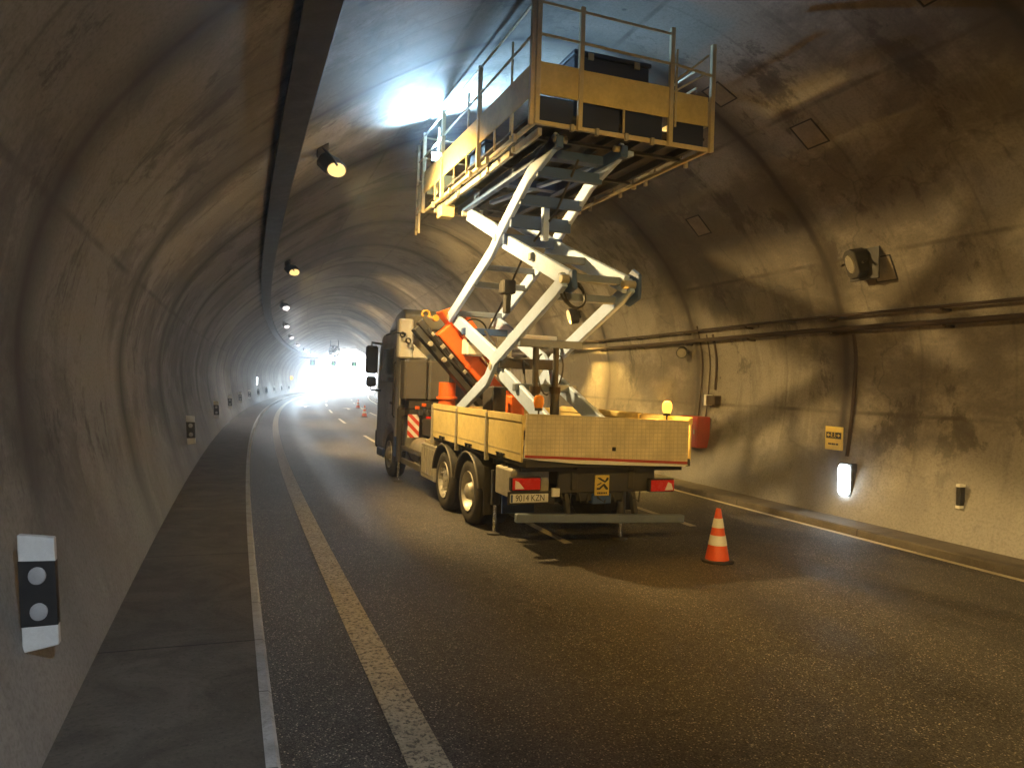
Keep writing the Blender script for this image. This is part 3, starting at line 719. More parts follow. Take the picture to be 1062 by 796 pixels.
for sy in (-.7, .7):
    for sx in (-.5, .5): mb.bar((sx, sy, .5), (sx, sy, 1.38), .06, .06)
mb.build('hanger', 'lamp_body', r)
r = thing('signal_gantry', 'thin gantry beam across the tunnel carrying lane signals', 'gantry', P(100, MIDL, 4.78), heading(100))
MB().b2((-4.35, -.1, -.11), (4.6, .1, .06)).b2((-2.9, -.03, .061), (-2.84, .03, 1.55)).b2((2.84, -.03, .061), (2.9, .03, 1.6)).build('beam', 'lamp_body', r)
for x_, lb in ((-2.6, 'lane signal under the left end of the gantry'), (0.0, 'lane signal under the middle of the gantry'), (2.6, 'lane signal under the right end of the gantry')):
    k = thing('lane_signal', lb, 'lane signal', P(100, MIDL + x_, 4.66), heading(100), 'lane signals on the gantry')
    hs = MB()
    hs.b2((-.36, -.06, -.82), (.36, .1, -.12)).b2((-.22, -.02, -.12), (-.17, .03, .06)).b2((.17, -.02, -.12), (.22, .03, .06)); hs.build('housing', 'black', k)
    mb = MB().bar((0, -.066, -.22), (0, -.066, -.62), .05, .01, (0, 1, 0)).bar((-.16, -.066, -.5), (0, -.066, -.7), .05, .01, (0, 1, 0)).bar((.16, -.066, -.5), (0, -.066, -.7), .05, .01, (0, 1, 0))
    mb.build('arrow_light', 'green', k)

# ------------------------------------------------------------------ traffic cones
def cone_parts(r, H=.70):
    pr = [(0.03, .150), (.66*H/.7, .03), (H, .026), (H, 0)]
    def rad(z): return .150 + (z-.03)/(.63*H/.7)*(.03-.150)
    def band(z0, z1, nm, mt, d=0.0):
        MB().lathe([(z0, rad(z0)+d), (z1, rad(z1)+d)] + ([] if d == 0 else [(z1, rad(z1)-.003), (z0, rad(z0)-.003)]), (0, 0, 0), (0, 0, 1), 28, d != 0).build(nm, mt, r, smooth=True)
    MB().lathe([(.03, rad(.03)), (.66*H/.7, .03), (.665*H/.7, .022), (.665*H/.7, 0)], (0, 0, 0), (0, 0, 1), 28).build('body', 'coneorange', r, smooth=True)
    band(.215, .335, 'white_band', 'conewhite', .003)
    band(.43, .545, 'white_band', 'conewhite', .003)
    MB().prism([(.2*math.cos(PI/4*k+PI/8)*1.06, .2*math.sin(PI/4*k+PI/8)*1.06) for k in range(8)], 'z', 0, .034).build('base', 'black', r, .008)
ck = thing('traffic_cone', 'orange and white traffic cone on the road behind the truck', 'traffic cone', (5.84, 7.93, 0), .3, 'traffic cones on the road')
cone_parts(ck)
for pos, lb in (((7.75, 44.45, 0), 'tiny orange cone far ahead left of the truck mirror'), ((9.6, 58.0, 0), 'tiny far cone close beside the truck cab')):
    c2 = copy_tree(ck); c2.location = pos; c2['label'] = lb

exec_truck = True
# ================================================================== THE TRUCK
T0 = Vector((4.75, 13.4, 0))
truck = thing('platform_truck', 'long grey flatbed truck with yellow lit drop sides and a tall tail plate, parked ahead', 'truck', T0)
XL, XR = 3.5, 6.0
def part(mb, name, mat, parent=None, bevel=.008, smooth=False, label=None, off=None):
    o = mb.build(name, mat, parent or truck, bevel, smooth, off=T0 if off is None else off)
    if label: o['label'] = label
    return o
def ybox(mb, x0, x1, y0, y1, z0, z1): return mb.b2((x0, y0, z0), (x1, y1, z1))
# chassis
mb = MB()
for x in (4.33, 5.17): ybox(mb, x-.045, x+.045, 8.95, 18.0, .78, 1.06)
for y in (9.12, 10.2, 11.7, 13.2, 14.6, 16.0, 17.6): ybox(mb, 4.376, 5.124, y-.06, y+.06, .84, 1.0)
part(mb, 'chassis', 'dark')
for y in (10.97, 12.33, 16.85):
    part(MB().cyl((3.75, y, .5), (5.75, y, .5), .09, 12).box((4.75, y, .52), (.5, .42, .4)), 'axle', 'dark', None, .02)
# wheels
def wheel(y, side, wide, style, first=False):
    xo = XL if side < 0 else XR
    ax = -side            # from outside inwards
    R_ = .5
    prof = [(.02, .30), (.005, .36), (.0, .42), (.025, .475), (.055, .497), (.16, .503), (wide-.055, .497), (wide-.02, .47), (wide, .42), (wide-.01, .32), (wide-.03, .28), (.05, .28)]
    w_ = MB().lathe(prof, (xo, y, R_), (ax, 0, 0), 40, True)
    wob = part(w_, 'wheel', 'rubber', None, 0, True)
    tr = MB()
    for gx in (.10, .16, .22):   # tread grooves rings proud strip
        tr.lathe([(gx-.018, .500), (gx-.018, .508), (gx+.018, .508), (gx+.018, .500)], (xo, y, R_), (ax, 0, 0), 40, True)
    o = tr.build('tread', 'rubber', wob, smooth=True, off=T0)
    if style == 'front':
        pr = [(.02, .302), (.0, .30), (.015, .275), (.05, .25), (.035, .2), (.0, .17), (-.03, .12), (-.05, .09), (-.055, 0)]
    elif style == 'dish':
        pr = [(.02, .302), (.0, .30), (.02, .27), (.075, .25), (.045, .17), (.04, .1), (.02, .0)]
    else:
        pr = [(.02, .302), (-.0, .30), (.03, .27), (.14, .25), (.165, .2), (.15, .155), (.06, .135), (.0, .115), (-.02, .08), (-.025, 0)]
    rim = MB().lathe(pr, (xo, y, R_), (ax, 0, 0), 32).build('rim', 'rim', wob, smooth=True, off=T0)
    depth = .15 if style == 'rear' else .04
    for k in range(10):
        a = 2*PI*k/10
        c = Vector((xo + ax*(depth-.015), y + .185*math.cos(a), R_ + .185*math.sin(a)))
        MB().cyl(c + Vector((-ax*.035, 0, 0)), c + Vector((ax*.03, 0, 0)), .017, 6).build('wheel_nut', 'chrome', wob, off=T0)
    return wob
for side in (-1, 1):
    wheel(16.85, side, .32, 'front'); wheel(12.33, side, .34, 'dish'); wheel(10.97, side, .58, 'rear')
# fenders
for side in (-1, 1):
    xo = XL-.02 if side < 0 else XR+.02; xi = xo - side*.46
    for y in (10.97, 12.33):
        mb = MB(); n = 14; a0, a1 = RAD(12), RAD(168)
        vs = []
        for k in range(n+1):
            a = a0 + (a1-a0)*k/n
            for rr_, x in ((.585, xo), (.60, xo), (.60, xi), (.585, xi)): vs.append((x, y + rr_*math.cos(a)*1.04, .5 + rr_*math.sin(a)))
        fs = []
        for k in range(n):
            for j in range(4): fs.append((k*4+j, k*4+(j+1) % 4, (k+1)*4+(j+1) % 4, (k+1)*4+j))
        fs += [(0, 1, 2, 3), (n*4, n*4+1, n*4+2, n*4+3)]
        mb.add(vs, fs)
        lip = MB().tube([(xo+side*.004, y + .595*math.cos(a0 + (a1-a0)*k/n)*1.04, .5 + .595*math.sin(a0 + (a1-a0)*k/n)) for k in range(n+1)], .016, 6)
        f_ = part(mb, 'mudguard', 'black', None, 0, True); lip.build('lip', 'cab_box', f_, smooth=True, off=T0)
# mud flaps
for side in (-1, 1):
    x0 = XL + .03 if side < 0 else XR - .53
    part(ybox(MB(), x0, x0+.5, 10.28, 10.295, .26, .95), 'mudflap', 'rubber', None, 0)
# side box, guard rail and steps
bx = part(ybox(MB(), 3.53, 4.15, 12.98, 14.0, .36, 1.0), 'battery_box', 'galv', None, .02)
mb = MB()
for k in range(5): ybox(mb, 3.518, 3.532, 13.06 + k*.19, 13.17 + k*.19, .45, .93)
mb.build('rib', 'galv', bx, .004, off=T0)
part(ybox(MB(), 3.56, 4.1, 13.05, 13.6, 1.0, 1.10).b2((3.58, 13.65, 1.0), (4.05, 13.95, 1.06)), 'step_plate', 'alu_rail', None, .01)
part(MB().cyl((3.86, 14.15, .72), (3.86, 15.3, .72), .27, 20), 'fuel_tank', 'galv', None, .02, True)
part(ybox(MB(), 3.53, 3.57, 14.05, 15.7, .42, .54).b2((3.53, 14.05, .70), (3.57, 15.7, .80)).b2((3.571, 14.3, .45), (3.75, 14.36, .78)).b2((3.571, 15.4, .45), (3.75, 15.46, .78)), 'side_guard', 'cab_box', None, .01)
part(ybox(MB(), 5.35, 5.97, 13.0, 15.4, .36, 1.0), 'tool_box', 'dark', None, .02)
part(ybox(MB(), 5.93, 5.97, 15.45, 16.1, .42, .54), 'side_guard', 'cab_box', None, .01)
# deck
part(ybox(MB(), 3.54, 5.96, 8.74, 13.14, 1.10, 1.2), 'deck', 'dark', None, .01)
mb = MB(); y = 8.95
while y < 13.1: ybox(mb, 3.56, 5.94, y-.03, y+.03, 1.03, 1.099); y += .52
for x in (4.33, 5.17): ybox(mb, x-.05, x+.05, 8.8, 13.1, 1.061, 1.099)
part(mb, 'cross_bearer', 'dark', None, 0)
ys = [8.76, 10.12, 11.60, 13.1]
for side in (-1, 1):
    x = XL if side < 0 else XR
    for i in range(3):
        a, b = ys[i] + .035, ys[i+1] - .035
        pf = [(0, 1.165), (.028, 1.165), (.028, 1.66), (.05, 1.67), (.05, 1.745), (-.012, 1.765), (-.012, 1.67), (0, 1.655)]
        pl = MB().prism([(x - side*px, pz) for px, pz in pf], 'y', a, b)
        sbd = part(pl, 'drop_side', 'alu', None, .004)
        ymid = (a+b)/2 + .1
        MB().b2((x + side*.001, ymid-.16, 1.205), (x + side*.018, ymid+.16, 1.225)).b2((x + side*.002, ymid-.10, 1.16), (x + side*.03, ymid-.075, 1.225)).b2((x + side*.002, ymid+.075, 1.16), (x + side*.03, ymid+.10, 1.225)).build('latch', 'black', sbd, .003, off=T0)
        hl = MB()
        for zz in (1.27,): hl.b2((x + side*.0005, a+.02, zz), (x + side*.004, b-.02, zz+.006))
        hl.build('ridge', 'galv', sbd, off=T0)
    for yy in ys[1:]:
        part(ybox(MB(), x-.028, x+.028, yy-.03, yy+.03, 1.06, 1.74), 'stake', 'galv', None, .006)
part(ybox(MB(), 3.54, 5.96, 13.12, 13.16, 1.2, 1.72), 'front_board', 'alu', None, .006)
# tail plate (hangs slightly low on the right)
mb = MB(); YT = 8.69
tl, tr_, br, bl = (XL+.02, 1.775), (5.885, 1.715), (5.875, 1.135), (XL+.005, 1.235)
def tp(u_, v_):   # u across, v up
    a = Vector((bl[0], bl[1])).lerp(Vector((br[0], br[1])), u_); b = Vector((tl[0], tl[1])).lerp(Vector((tr_[0], tr_[1])), u_)
    return a.lerp(b, v_)
def tquad(u0, u1, v0, v1, y0, y1): return MB().prism([tuple(tp(u0, v0)), tuple(tp(u1, v0)), tuple(tp(u1, v1)), tuple(tp(u0, v1))], 'y', y0, y1)
tail = part(tquad(0, 1, 0, 1, YT, YT+.03), 'tail_plate', 'plate', None, .003)
tquad(0.002, .998, .0, .06, YT-.006, YT-.001).build('red_stripe', 'red', tail, off=T0)
tquad(.0, 1, .985, 1.01, YT-.008, YT+.038).build('top_trim', 'alu_rail', tail, .003, off=T0)
tquad(.512, .532, .24, .33, YT-.02, YT-.001).build('lock', 'black', tail, .004, off=T0)
a, b = tp(0, 0), tp(1, 0)
part(MB().prism([(a.x-.02, a.y-.004), (b.x+.01, b.y-.004), (b.x-.05, b.y-.03), (4.9, 1.13), (4.2, 1.155), (a.x+.2, a.y-.035)], 'y', YT-.012, YT+.05), 'lower_lip', 'white', tail, .003)
# rear underside: cross panel, lights, number plate, blind spot sticker
part(ybox(MB(), 4.10, 5.55, 8.98, 9.03, .74, 1.10).b2((4.4, 9.035, .62), (5.1, 9.08, .75)), 'rear_panel', 'dark', None, .012)
part(MB().prism([(3.51, .66), (3.51, 1.02), (3.60, 1.06), (4.05, 1.06), (4.05, .66)], 'y', 9.15, 9.75), 'tool_box', 'galv', None, .012)
for side, x0, x1 in ((-1, 3.42, 3.80), (1, 5.42, 5.78)):
    zc = .885 if side < 0 else .83
    lp = part(ybox(MB(), x0-.015, x1+.015, 8.86, 8.95, zc-.09, zc+.09), 'tail_light', 'black', None, .012)
    MB().b2((x0, 8.845, zc-.075), (x1, 8.862, zc+.075)).build('red_lens', 'redlens', lp, .006, off=T0)
    xa = x0 + .03 if side < 0 else x1-.15
    MB().prism([(xa, zc-.06), (xa+.13, zc-.06), (xa+.10 if side > 0 else xa+.05, zc+.03), (xa+.05 if side > 0 else xa, zc+.05)], 'y', 8.836, 8.846).build('clear_lens', 'clearlens', lp, .003, off=T0)
    part(ybox(MB(), (x0+x1)/2-.05, (x0+x1)/2+.05, 8.951, 9.10, zc-.05, zc+.05), 'bracket', 'dark', None, 0)
pl = part(ybox(MB(), 3.385, 3.905, 8.83, 8.842, .655, .765), 'number_plate', 'signwhite', None, .004)
text_mesh('plate_text', '9014 KZN', .115, 'signblack', pl, Matrix.Translation(Vector((3.655, 8.828, .71))-T0) @ Matrix.Rotation(PI/2, 4, 'X') @ Matrix.Scale(.80, 4, (1, 0, 0)), .001)
ybox(MB(), 3.392, 3.42, 8.8285, 8.8305, .662, .758).build('plate_band', 'blue_paint', pl, off=T0)
part(ybox(MB(), 3.36, 4.0, 8.843, 8.87, .63, .79), 'plate_holder', 'black', None, .004)
part(ybox(MB(), 3.95, 4.06, 8.82, 8.86, .72, .83), 'white_marker', 'white', None, .006)
st = part(ybox(MB(), 4.63, 4.84, 8.955, 8.975, .735, 1.005), 'blind_spot_sign', 'signyellow', None, .003)
mb = MB(); yy = 8.951
def poly(*pts): mb.prism(list(pts), 'y', yy-.001, yy+.003)
poly((4.655, .975), (4.70, .975), (4.775, .93), (4.80, .975), (4.825, .975), (4.825, .945), (4.775, .905), (4.70, .945))
poly((4.655, .84), (4.69, .84), (4.745, .885), (4.765, .895), (4.82, .835), (4.82, .815), (4.79, .815), (4.752, .862), (4.70, .815), (4.655, .815))
poly((4.66, .885), (4.72, .91), (4.72, .895), (4.66, .87))
for k in range(6): mb.b2((4.665 + k*.025, yy-.001, .758), (4.682 + k*.025, yy+.003, .782))
mb.build('pictogram', 'signblack', st, off=T0)
st.location.z -= .035
# under-run bar on two hangers
part(MB().bar((3.5, 8.92, .45), (5.98, 8.92, .36), .10, .11), 'underrun_bar', 'bar', None, .012, False)
for x in (4.25, 5.25): part(MB().bar((x, 8.97, .44), (x, 9.1, .80), .06, .09), 'bar_hanger', 'dark', None, .006)
mb = MB()
for k in range(5):
    x = 4.15 + k*.26
    mb.tube([(x, 9.05, .80), (x+.03, 8.99, .66 - .05*(k % 2)), (x+.13, 9.0, .60), (x+.18, 9.05, .78)], .014, 6)
part(mb, 'air_hose', 'black', None, 0, True)
part(ybox(MB(), 4.62, 4.9, 9.0, 9.15, .58, .72), 'junction_box', 'blue_paint', None, .01)
part(ybox(MB(), 3.62, 4.1, 9.75, 9.78, .36, .62), 'splash_board', 'blue_paint', None, .004)
# jacks
def jack(x, y, top, zr, bar_x=None):
    j = part(MB().cyl((x, y, zr), (x, y, top), .065, 16), 'stabiliser_leg', 'dark', None, .006, True)
    MB().cyl((x, y, .03), (x, y, zr+.02), .026, 14).build('rod', 'chrome', j, smooth=True, off=T0)
    MB().lathe([(0, 0), (0, .105), (.022, .105), (.04, .05), (.04, 0)], (x, y, 0), (0, 0, 1), 20).build('foot_pad', 'dark', j, smooth=True, off=T0)
    if bar_x is not None: MB().b2((min(x, bar_x), y-.06, top-.16), (max(x, bar_x), y+.06, top-.02)).build('beam', 'dark', j, .008, off=T0)
jack(3.66, 10.15, .92, .42, 4.6); jack(5.32, 9.48, .80, .36, 4.9)
jack(3.53, 15.93, 1.55, .42, 4.6); jack(5.95, 15.93, 1.55, .42, 4.9)
# behind the cab
part(ybox(MB(), 3.62, 5.88, 15.45, 15.95, 1.42, 1.56), 'crane_frame', 'dark', None, .01)
cv = part(ybox(MB(), 3.56, 3.80, 15.30, 15.32, .98, 1.46), 'chevron_board', 'chevron', None, .003)
mb = MB()
ybox(mb, 3.9, 4.35, 15.2, 15.42, 1.05, 1.55); part(mb, 'valve_block', 'dark', None, .01)
mb = MB()
for k in range(6): mb.tube([(3.75 + k*.09, 15.25, 1.62), (3.74 + k*.1, 15.1, 1.45 + .05*(k % 3)), (3.85 + k*.07, 15.15, 1.2)], .016, 6)
part(mb, 'hydraulic_hose', 'black', None, 0, True)
mb = MB()
for x, z in ((3.72, 1.60), (3.86, 1.66)): mb.box((x, 15.18, z), (.09, .06, .07))
part(mb, 'control_lever', 'orange', None, .01)
part(ybox(MB(), 3.90, 4.0, 15.1, 15.16, 1.36, 1.43), 'rear_lamp', 'redlens', None, .008)
# grey tank box at the back of the cab
gb = part(ybox(MB(), 3.50, 4.0, 15.45, 16.05, 1.74, 2.60).b2((4.02, 15.45, 1.74), (4.5, 15.9, 2.60)), 'air_tank_box', 'cab_box', None, .045)
part(ybox(MB(), 3.62, 4.4, 15.5, 16.0, 1.57, 1.739), 'tank_shelf', 'dark', None, .006)
part(ybox(MB(), 3.40, 3.70, 15.62, 15.9, 2.62, 3.45).prism([(3.70, 2.62), (4.06, 2.62), (3.70, 2.95)], 'y', 15.66, 15.86), 'air_intake', 'white', None, .03)
mb = MB().tube([(3.24, 16.2, 3.12), (3.34, 15.7, 3.15), (3.52, 15.55, 3.13)], .018, 6)
for c in ((3.44, 15.50, 3.10), (3.56, 15.48, 2.98), (3.75, 15.4, 3.14)):
    mb.lathe([(-.02, .045), (.02, .045), (.02, .062), (-.02, .062)], c, (0.3, -1, .2), 14, True)
part(mb, 'work_light_bracket', 'black', None, 0, True)
# cab
cabp = [(16.12, 1.02), (16.12, 3.18), (16.22, 3.28), (17.9, 3.22), (18.22, 2.9), (18.36, 2.0), (18.38, .95), (18.36, .55), (17.5, .55), (17.46, .8), (17.28, 1.06), (17.0, 1.16), (16.7, 1.16), (16.44, 1.02), (16.36, .8), (16.3, .62), (16.12, .62)]
cab = part(MB().prism(cabp, 'x', XL, XR), 'cab', 'cab', None, .05)
for x, sd_ in ((XL, -1), (XR, 1)):
    d_ = MB().prism([(16.42, 1.28), (16.42, 2.95), (17.7, 2.95), (18.05, 2.2), (18.1, 1.28)], 'x', x + sd_*.002, x + sd_*.018).build('door', 'cab', cab, .006, off=T0)
    MB().prism([(16.52, 2.12), (16.52, 2.86), (17.62, 2.86), (17.92, 2.12)], 'x', x + sd_*.019, x + sd_*.024).build('window', 'glass_dark', d_, off=T0)
    MB().b2((x + sd_*.019, 16.5, 1.62), (x + sd_*.045, 16.7, 1.68)).build('handle', 'black', d_, .004, off=T0)
    MB().tube([(x + sd_*.02, 16.27, 1.35), (x + sd_*.06, 16.27, 1.4), (x + sd_*.06, 16.27, 2.5), (x + sd_*.02, 16.27, 2.55)], .016, 8).build('grab_handle', 'black', cab, smooth=True, off=T0)
    # side wind deflector behind the door
    MB().prism([(16.06, 1.5), (16.06, 3.1), (15.86, 3.0), (15.86, 1.62)], 'x', x - sd_*.02, x + sd_*.012).build('side_deflector', 'cab', cab, .006, off=T0)
    # step well under the door
    MB().b2((x - sd_*.06, 17.5, .36), (x + sd_*.012, 18.2, .56)).b2((x - sd_*.06, 16.13, .5), (x + sd_*.012, 16.34, .95)).build('step', 'blue_paint', cab, .02, off=T0)
    xm = x + sd_*.27
    mr_ = MB()
    mr_.box((xm, 17.78, 2.62), (.28, .15, .66)); mr_.box((xm, 17.78, 2.11), (.24, .14, .26))
    mir = mr_.build('mirror', 'black', cab, .045, True, off=T0)
    MB().box((xm, 17.703, 2.62), (.22, .004, .56)).box((xm, 17.708, 2.11), (.18, .004, .19)).build('mirror_glass', 'glass_dark', mir, off=T0)
    for za, zb in ((3.0, 2.9), (1.9, 2.0)): MB().tube([(x, 17.86, za), (xm, 17.82, za+.02), (xm, 17.82, zb)], .028, 8).build('mirror_arm', 'black', mir, smooth=True, off=T0)
MB().prism([(3.62, 2.05), (5.88, 2.05), (5.80, 2.88), (3.70, 2.88)], 'y', 18.30, 18.39).build('windscreen', 'glass_dark', cab, .01, off=T0)
MB().b2((3.5, 18.39, .52), (6.0, 18.52, .95)).build('front_bumper', 'black', cab, .03, off=T0)
for x in (3.56, 5.56): MB().b2((x, 18.52, .66), (x+.38, 18.55, .84)).build('headlight', 'clearlens', cab, .01, off=T0)
# curved roof deflector
mb = MB(); dp = [(16.13, 3.27), (16.10, 3.60), (16.3, 3.72), (16.9, 3.66), (17.5, 3.48), (17.9, 3.26)]
mb.prism(dp, 'x', 3.62, 5.88); mb.build('roof_deflector', 'cab', cab, .06, True, off=T0, seg=3)
# beacons at the tail
def beacon(x, lit):
    if lit:
        ld_ = bpy.data.lights.new('beacon_light', 'POINT'); ld_.energy = 5; ld_.color = (1, .45, .06); ld_.shadow_soft_size = .07
        lo = bpy.data.objects.new('beacon_light', ld_); C.objects.link(lo); lo.parent = truck; lo.location = Vector((x, 8.80, 2.1)) - T0
    z0 = 1.765 if x < 4.5 else 1.73
    b_ = part(MB().cyl((x, 8.80, z0-.25), (x, 8.80, z0+.07), .012, 8).cyl((x, 8.80, z0+.05), (x, 8.80, z0+.085), .05, 16), 'beacon', 'black', None, 0, True)
    MB().lathe([(0, .05), (.06, .068), (.12, .066), (.155, .045), (.165, 0)], (x, 8.80, z0+.086), (0, 0, 1), 20).build('beacon_lens', 'amber' if lit else 'amber_off', b_, smooth=True, off=T0)
beacon(3.72, False); beacon(5.60, True)

# ================================================================== loading crane behind the cab
K0 = Vector((4.15, 14.5, 1.2))
crane = thing('loader_crane', 'folded orange loader crane lying across the truck behind the cab', 'crane', K0)
def kp(mb, name, mat, bevel=.015, smooth=False, parent=None): return mb.build(name, mat, parent or crane, bevel, smooth, off=K0)
kp(ybox(MB(), 3.75, 5.7, 14.2, 14.85, 1.07, 1.40), 'crane_base', 'dark')
kp(MB().cyl((4.15, 14.5, 1.40), (4.15, 14.5, 2.14), .17, 20).lathe([(0, .17), (0, .21), (.06, .21), (.06, .17)], (4.15, 14.5, 1.80), (0, 0, 1), 20, True), 'column', 'orange', .01, True)
A_, B_ = Vector((3.86, 14.15, 3.22)), Vector((5.15, 14.15, 1.86))
dr = (B_-A_).normalized(); nr = Vector((dr.z, 0, -dr.x)); nr = nr if nr.z > 0 else -nr
def along(t, n_): return A_ + dr*t + nr*n_
L_ = (B_-A_).length
def slab(t0, t1, n0, n1, y0, y1):
    return MB().prism([(along(t, n_).x, along(t, n_).z) for t, n_ in ((t0, n0), (t1, n0), (t1+ (n1-n0)*0, n1), (t0, n1))], 'y', y0, y1)
bo = kp(slab(.08, L_, -.17, .15, 13.98, 14.38), 'main_boom', 'orange', .02)
slab(.9, .97, -.178, .158, 13.972, 14.388).build('collar', 'orange', bo, .004, off=K0)
# head plate with pivots
hd = MB().prism([(along(t, n_).x, along(t, n_).z) for t, n_ in ((-.22, .18), (-.12, .42), (.16, .54), (1.05, .46), (1.3, .20), (1.2, .165), (-.05, .165))], 'y', 13.96, 14.42)
hb = kp(hd, 'crane_head', 'orange', .02)
mb = MB()
for t, n_ in ((-.05, .26), (.55, .36), (.95, .32), (.15, .44)): mb.cyl((along(t, n_).x, 13.93, along(t, n_).z), (along(t, n_).x, 14.45, along(t, n_).z), .04, 12)
mb.build('pivot_pin', 'dark', hb, off=K0)
cy_ = kp(MB().tube([along(.05, .22) + Vector((0, -.26, 0)), along(.75, .20) + Vector((0, -.22, 0))], .055, 12), 'boom_cylinder', 'black', 0, True)
MB().tube([along(.75, .20) + Vector((0, -.22, 0)), along(1.45, .17) + Vector((0, -.22, 0))], .028, 10).build('rod', 'chrome', cy_, smooth=True, off=K0)
MB().lathe([(-.05, 0), (-.05, .08), (.05, .08), (.05, 0)], along(.72, .20) + Vector((0, -.22, 0)), (0, 1, 0), 14).build('gland', 'galv', cy_, off=K0)
kp(slab(-.35, L_+.05, -.33, -.20, 13.98, 14.16), 'outer_boom', 'black', .012)
kp(slab(-.30, L_+.15, -.48, -.36, 13.94, 14.20), 'outer_boom', 'black', .012)
mb = MB()
for t in (.0, .3, .55, .95, 1.3): mb.box(along(t, -.27) + Vector((0, -.22, 0)), (.07, .05, .09), (0, .8, 0))
for t in (.1, .5): mb.cyl(along(t, -.42) + Vector((0, -.28, 0)), along(t, -.42) + Vector((0, .1, 0)), .05, 12)
kp(mb, 'boom_clamp', 'galv', .004)
mb = MB()
for k in range(3): mb.tube([along(t, -.26 - .03*k + .02*math.sin(t*5+k)) + Vector((0, -.20 - .03*k, 0)) for t in [x*.15 for x in range(-1, 13)]], .014, 6)
kp(mb, 'boom_hose', 'black', 0, True)
hk = along(-.30, -.10)
kp(MB().tube([hk + Vector((.075*math.cos(a), 0, .06*math.sin(a)+.07)) for a in [RAD(d) for d in range(-60, 230, 22)]], .02, 8).tube([hk + Vector((.05, 0, .02)), hk + Vector((.2, -.02, -.02))], .028, 8).lathe([(-.05, .0), (-.05, .06), (.05, .06), (.05, 0)], hk + Vector((.19, 0, 0)), (0, 1, 0), 14), 'hook', 'yellow', 0, True)
kp(ybox(MB(), 5.0, 5.42, 13.85, 14.3, 1.45, 2.02), 'crane_elbow', 'orange', .04)
kp(ybox(MB(), 4.25, 4.86, 13.6, 13.95, 2.66, 3.14), 'oil_tank', 'white', .03)

# ================================================================== scissor lift
G0 = Vector((4.38, 11.1, 1.2))
lift = thing('scissor_lift', 'tall pale grey double scissor lift raised from the truck bed', 'scissor lift', G0)
def gp(mb, name, mat, bevel=.008, smooth=False, parent=None): return mb.build(name, mat, parent or lift, bevel, smooth, off=G0)
SX = (3.9, 4.86)
TRp, C2p, TFp = (8.97, 5.32), (11.18, 4.42), (13.0, 5.16)
MFp, MRp = (13.72, 3.36), (8.62, 3.47)
C1p = (11.22, 2.42); BFp, BRp = (13.1, 1.60), (8.98, 1.56)
def offs(pts, hw):
    """outline of a bent bar of half width hw"""
    L, R_ = [], []
    for i, p in enumerate(pts):
        a = Vector(pts[max(i-1, 0)]); b = Vector(pts[min(i+1, len(pts)-1)]); d = (b-a).normalized(); n = Vector((-d.y, d.x))
        h_ = hw[i] if isinstance(hw, (list, tuple)) else hw
        L.append(tuple(Vector(p)+n*h_)); R_.append(tuple(Vector(p)-n*h_))
    return L + R_[::-1]
def arm(pts, hw, x0, x1, nm='scissor_arm'):
    mb = MB().prism(offs(pts, hw), 'x', x0, x1)
    a = gp(mb, nm, 'steel_white', .012)
    return a
ARM_A = [TRp, (9.9, 5.08), (10.93, 4.55), (11.42, 4.24), MFp]
ARM_B = [TFp, (11.6, 4.63), (11.07, 4.36), MRp]
ARM_C = [MRp, (8.85, 3.36), (11.08, 2.52), (11.46, 2.20), BFp]
ARM_D = [MFp, (11.26, 2.54), (10.96, 2.30), BRp]
for i, x in enumerate(SX):
    o_, t_ = (x, .075)
    s_in = .085 if i == 0 else -.085
    arm(ARM_A, .105, x, x + t_); arm(ARM_C, .105, x, x + t_)
    arm(ARM_B, .115, x + s_in, x + s_in + t_); arm(ARM_D, .115, x + s_in, x + s_in + t_)
    for (y, z), r_ in ((C2p, .11), (C1p, .11), (MFp, .09), (MRp, .09), (TRp, .075), (TFp, .075)):
        xa, xb = min(x, x+s_in)-.012, max(x, x+s_in)+t_+.012
        gp(MB().cyl((xa, y, z), (xb, y, z), r_*.62, 18), 'pivot', 'galv', .006, True)
# stiffened blue knuckle at the far rear joint
gp(MB().prism([(8.50, 3.28), (8.50, 3.60), (8.70, 3.70), (9.03, 3.52), (9.10, 3.32), (8.78, 3.20)], 'x', 4.937, 4.985), 'knuckle_plate', 'blue_paint', .02)
gp(MB().prism([(8.46, 3.34), (8.50, 3.58), (8.66, 3.6), (8.84, 3.46), (8.80, 3.34), (8.62, 3.3)], 'x', 3.99, 4.06), 'knuckle_plate', 'blue_paint', .02)
xa, xb = SX[0] + .03, SX[1] + .05
def rod(y, z, h_, w_, mat): gp(ybox(MB(), xa, xb, y-w_/2, y+w_/2, z-h_/2, z+h_/2), 'cross_bar', mat, .01)
for t in (.30, .62):
    y = TRp[0] + (10.93-TRp[0])*t; z = TRp[1] + (4.55-TRp[1])*t - .02
    rod(y + .05, z, .15, .09, 'blue_paint')
rod(10.6, 4.58, .20, .08, 'blue_paint'); rod(10.9, 4.36, .16, .08, 'blue_paint')
rod(8.75, 3.52, .10, .10, 'bar'); rod(9.02, 3.30, .10, .10, 'bar')
rod(13.45, 3.42, .10, .10, 'bar'); rod(12.9, 3.06, .12, .10, 'blue_paint')
rod(10.1, 2.74, .11, .12, 'bar'); rod(10.9, 2.46, .16, .10, 'dark'); rod(10.25, 2.10, .11, .12, 'bar')
rod(11.9, 4.06, .09, .09, 'bar'); rod(9.8, 3.93, .10, .10, 'bar'); rod(12.3, 3.82, .10, .1, 'bar')
